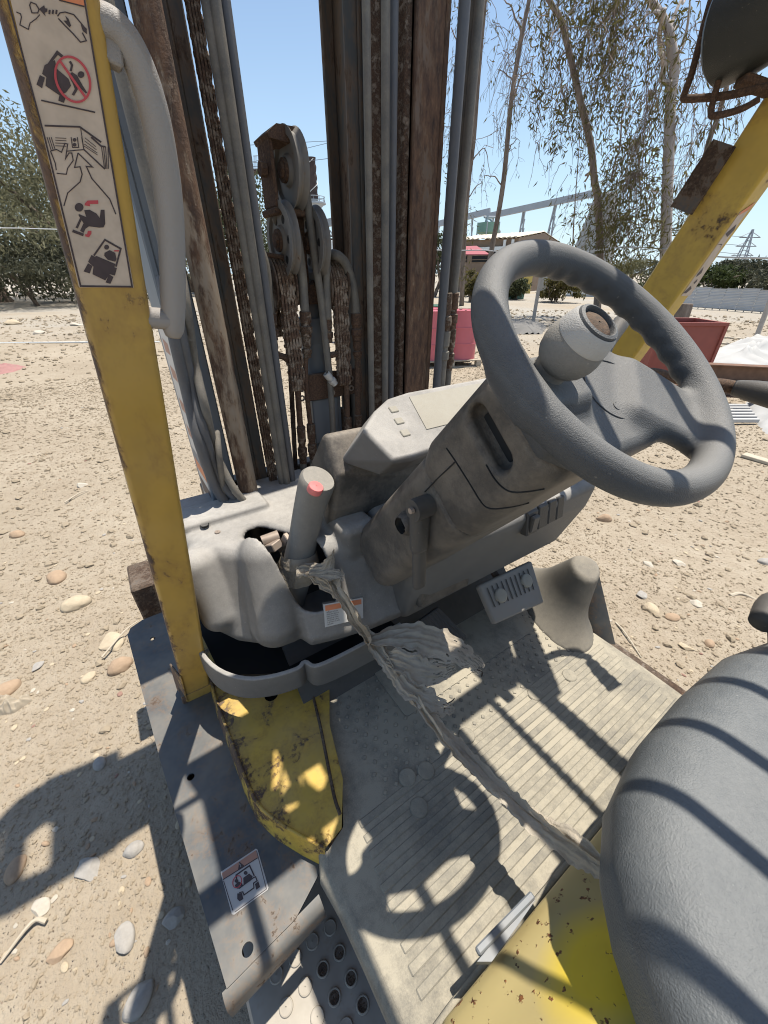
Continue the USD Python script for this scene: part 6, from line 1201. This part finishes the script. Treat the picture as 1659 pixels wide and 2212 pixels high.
for k, (x, y, r_, m, f_, a_, lb) in enumerate([(165, 1308, 29, 'stone_cream', .6, 0, 'smooth cream cobble left of the pillar, the biggest in the sun'), (124, 1252, 24, 'stone_tan', .55, 0, 'tan oval cobble above the big cream one'), (259, 1438, 26, 'stone_tan', .75, 0, 'round pinkish cobble touching the front of the fender step'), (238, 1385, 34, 'stone_cream', .35, 1, 'flat cream rock slab just above the round pinkish cobble'), (10, 1492, 26, 'stone_tan', .5, 0, 'smooth tan cobble cut by the left edge'),
        (190, 1880, 26, 'stone_grey', .4, 1, 'flat angular grey rock inside the lower left shadow'), (190, 1462, 16, 'stone_cream', .5, 0, 'small yellow cobble left of the round pinkish one'), (38, 1157, 16, 'stone_tan', .6, 0, 'tan cobble near the left edge below the middle'), (80, 1438, 14, 'stone_grey', .4, 1, 'flat grey flake left of the fender step'), (175, 1050, 14, 'stone_pale', .5, 1, 'pale flat rock left of the upper pillar decal end'), (35, 1880, 20, 'stone_tan', .5, 0, 'smooth tan pebble at the tip of the lower left shadow'), (290, 1835, 18, 'stone_grey', .6, 0, 'smooth grey pebble in the shadow beside the step'), (270, 2030, 24, 'stone_grey', .5, 1, 'broken grey rock in the bottom left shadow'), (375, 1985, 20, 'stone_grey', .6, 1, 'grey cobble lying against the step edge'), (215, 1650, 16, 'stone_grey', .6, 0, 'smooth grey cobble within the upper left shadow'), (130, 2060, 20, 'stone_tan', .35, 1, 'thin tan slab in the bottom left sun'), (90, 1960, 18, 'stone_pale', .4, 1, 'pale chipped slab in the bottom left sun'), (300, 2160, 26, 'stone_grey', .5, 1, 'large grey rock at the bottom edge beside the step'),
        (1303, 1122, 19, 'stone_tan', .8, 1, 'rough round clod of earth beside the dash end'), (1405, 1320, 19, 'stone_cream', .5, 0, 'cream oval cobble right of the mat boot'), (1450, 1338, 16, 'stone_tan', .5, 0, 'tan cobble right of the cream oval one'), (1500, 1308, 17, 'stone_pale', .3, 1, 'white crumbly flake above the seat'), (1650, 1218, 14, 'stone_grey', .5, 0, 'grey oval pebble at the right edge above the seat'), (1400, 1222, 14, 'stone_pale', .4, 1, 'pale flat chip right of the dash end'), (1385, 1290, 17, 'stone_grey', .4, 1, 'grey flat chip beside the mat boot'), (1463, 1218, 16, 'stone_pale', .35, 1, 'white flat chip under the steering wheel'), (1530, 1395, 13, 'stone_tan', .6, 0, 'pink round pebble above the seat corner'), (1480, 1402, 16, 'stone_cream', .4, 1, 'cream flat chip above the seat corner'),
        (85, 722, 12, 'stone_pale', .5, 1, 'pale boulder in the rubble on the left'), (60, 640, 18, 'stone_pale', .6, 1, 'white boulder at the foot of the left bush'), (30, 702, 16, 'stone_cream', .5, 1, 'pale rubble lump at the left edge'), (165, 705, 14, 'stone_pale', .5, 1, 'pale rubble lump behind the pillar')]): stone(x, y, r_, lb, m, 100+k, f_, a_, k*1.7)
# loose pebbles: the larger ones one by one, the rest as gravel
KP = [cls(f'pebble_{"abcdef"[k]}', [('rock', rock(200+k, .5+.1*(k % 3), .4, 2, k % 2), ['stone_cream', 'stone_grey', 'stone_tan', 'stone_pale', 'stone_red', 'stone_dark'][k], 30)]) for k in range(6)]
LBL = ['small cream pebble among the gravel', 'small grey pebble among the gravel', 'small tan pebble among the gravel', 'small chalky pebble among the gravel', 'small reddish pebble among the gravel', 'small dark pebble among the gravel']
GRP = ['cream pebbles on the gravel', 'grey pebbles on the gravel', 'tan pebbles on the gravel', 'chalky pebbles on the gravel', 'reddish pebbles on the gravel', 'dark pebbles on the gravel']
rp = np.random.default_rng(77); cnt = 0
TR = Polygon([(-.24, -1.8), (1.1, -1.8), (1.1, 1.5), (-.24, 1.5)])
while cnt < 250:
    if rp.random() < .55: x, y = rp.uniform(-40, 400), 2212-1400*rp.random()**.8
    else: x, y = rp.uniform(1230, 1690), rp.uniform(940, 1520)
    p = onz(x, y, 0)
    if TR.contains(Point(p[0], p[1])): continue
    k = int(rp.choice(6, p=[.3, .14, .26, .2, .08, .02])); s_ = rp.uniform(.005, .0125)*(1+.1*np.linalg.norm(p)); copy_of(KP[k], 'pebble', LBL[k], 'pebble', (p[0], p[1], gheight(p[0], p[1])+s_*.12), rp.uniform(0, 6.28), GRP[k], (s_, s_*rp.uniform(.7, 1.2), s_*rp.uniform(.5, .9))); cnt += 1
def scatter(n, seed, dmax, s0, s1, m, nm, lb, dp=.62):
    r = np.random.default_rng(seed); base = [rock(300+k, .6, .5, 0, 1) for k in range(5)]; Vs, Fs, o_ = [], [], 0
    az = r.uniform(-1.0 if dmax < 10 else -.42, 1.62, n*2); d = .7+(dmax-.7)*r.random(n*2)**dp; x, y = d*np.sin(az), d*np.cos(az)
    keep = ~((x > -.22) & (x < 1.08) & (y < 1.35)); x, y, d = x[keep][:n], y[keep][:n], d[keep][:n]
    zz = ((meshkit.fbm(np.stack([x, y, 0*x], 1)*1.3, 4, 3)-.5)*.045+(meshkit.fbm(np.stack([x, y, 0*x], 1)*.25, 3, 9)-.5)*.10)*np.clip(d/1.5, .3, 1)
    for k in range(5):
        sel = np.arange(len(x)) % 5 == k; v, f = base[k]; N = sel.sum(); a = r.uniform(0, 6.28, N); s = (s0+(s1-s0)*r.random(N)**3.2)*(1+.12*d[sel]); ca_, sa_ = np.cos(a), np.sin(a)
        P = np.stack([(v[None, :, 0]*ca_[:, None]-v[None, :, 1]*sa_[:, None])*s[:, None]+x[sel][:, None], (v[None, :, 0]*sa_[:, None]+v[None, :, 1]*ca_[:, None])*s[:, None]+y[sel][:, None], v[None, :, 2]*s[:, None]*r.uniform(.5, 1, N)[:, None]+(zz[sel]+s*.22)[:, None]], -1).reshape(-1, 3)
        Fs.append((f[None]+(np.arange(N)*len(v))[:, None, None]).reshape(-1, 3)+o_); Vs.append(P); o_ += len(P)
    return obj(nm, (np.vstack(Vs), np.vstack(Fs)), m, None, False, lb, 'gravel', kind='stuff')
g = G(); rn = R(g('geometry')+'.random_per_island'); c = g.ramp(rn, [(0, (.29, .235, .165)), (.4, (.355, .30, .22)), (.65, (.43, .375, .29)), (.78, (.29, .265, .23)), (.86, (.22, .21, .195)), (.92, (.31, .235, .175)), (1, (.50, .45, .37))])
LOOK['gravel'] = g.done('gravel_look', base_color=c, roughness=.95, specular_ior_level=.15)
scatter(85000, 5, 9.0, .0026, .0125, 'gravel', 'gravel', 'loose tan and grey gravel covering the yard')
scatter(14000, 6, 24, .006, .028, 'gravel', 'gravel', 'coarser rubble and gravel farther out in the yard', .8)
scatter(26000, 9, 2.8, .0018, .0080, 'gravel', 'gravel', 'fine near gravel beside the forklift on the left and right', .75)
c_ = hit(f_cowl, 442, 1134); obj('cowl_screw_hole', lathe([(.011, .0015), (.009, .0022), (.008, -.004), (.001, -.004)], c_, (0, 0, 1), 16), 'dark_hole', FK)
for px_, py_ in ((470, 1150), (655, 1100)):
    c_ = hit(f_cowl, px_, py_); obj('cowl_screw', lathe([(.007, .001), (.006, .0028), (.001, .003)], c_, (0, 0, 1), 12), 'bolt', FK, 40)
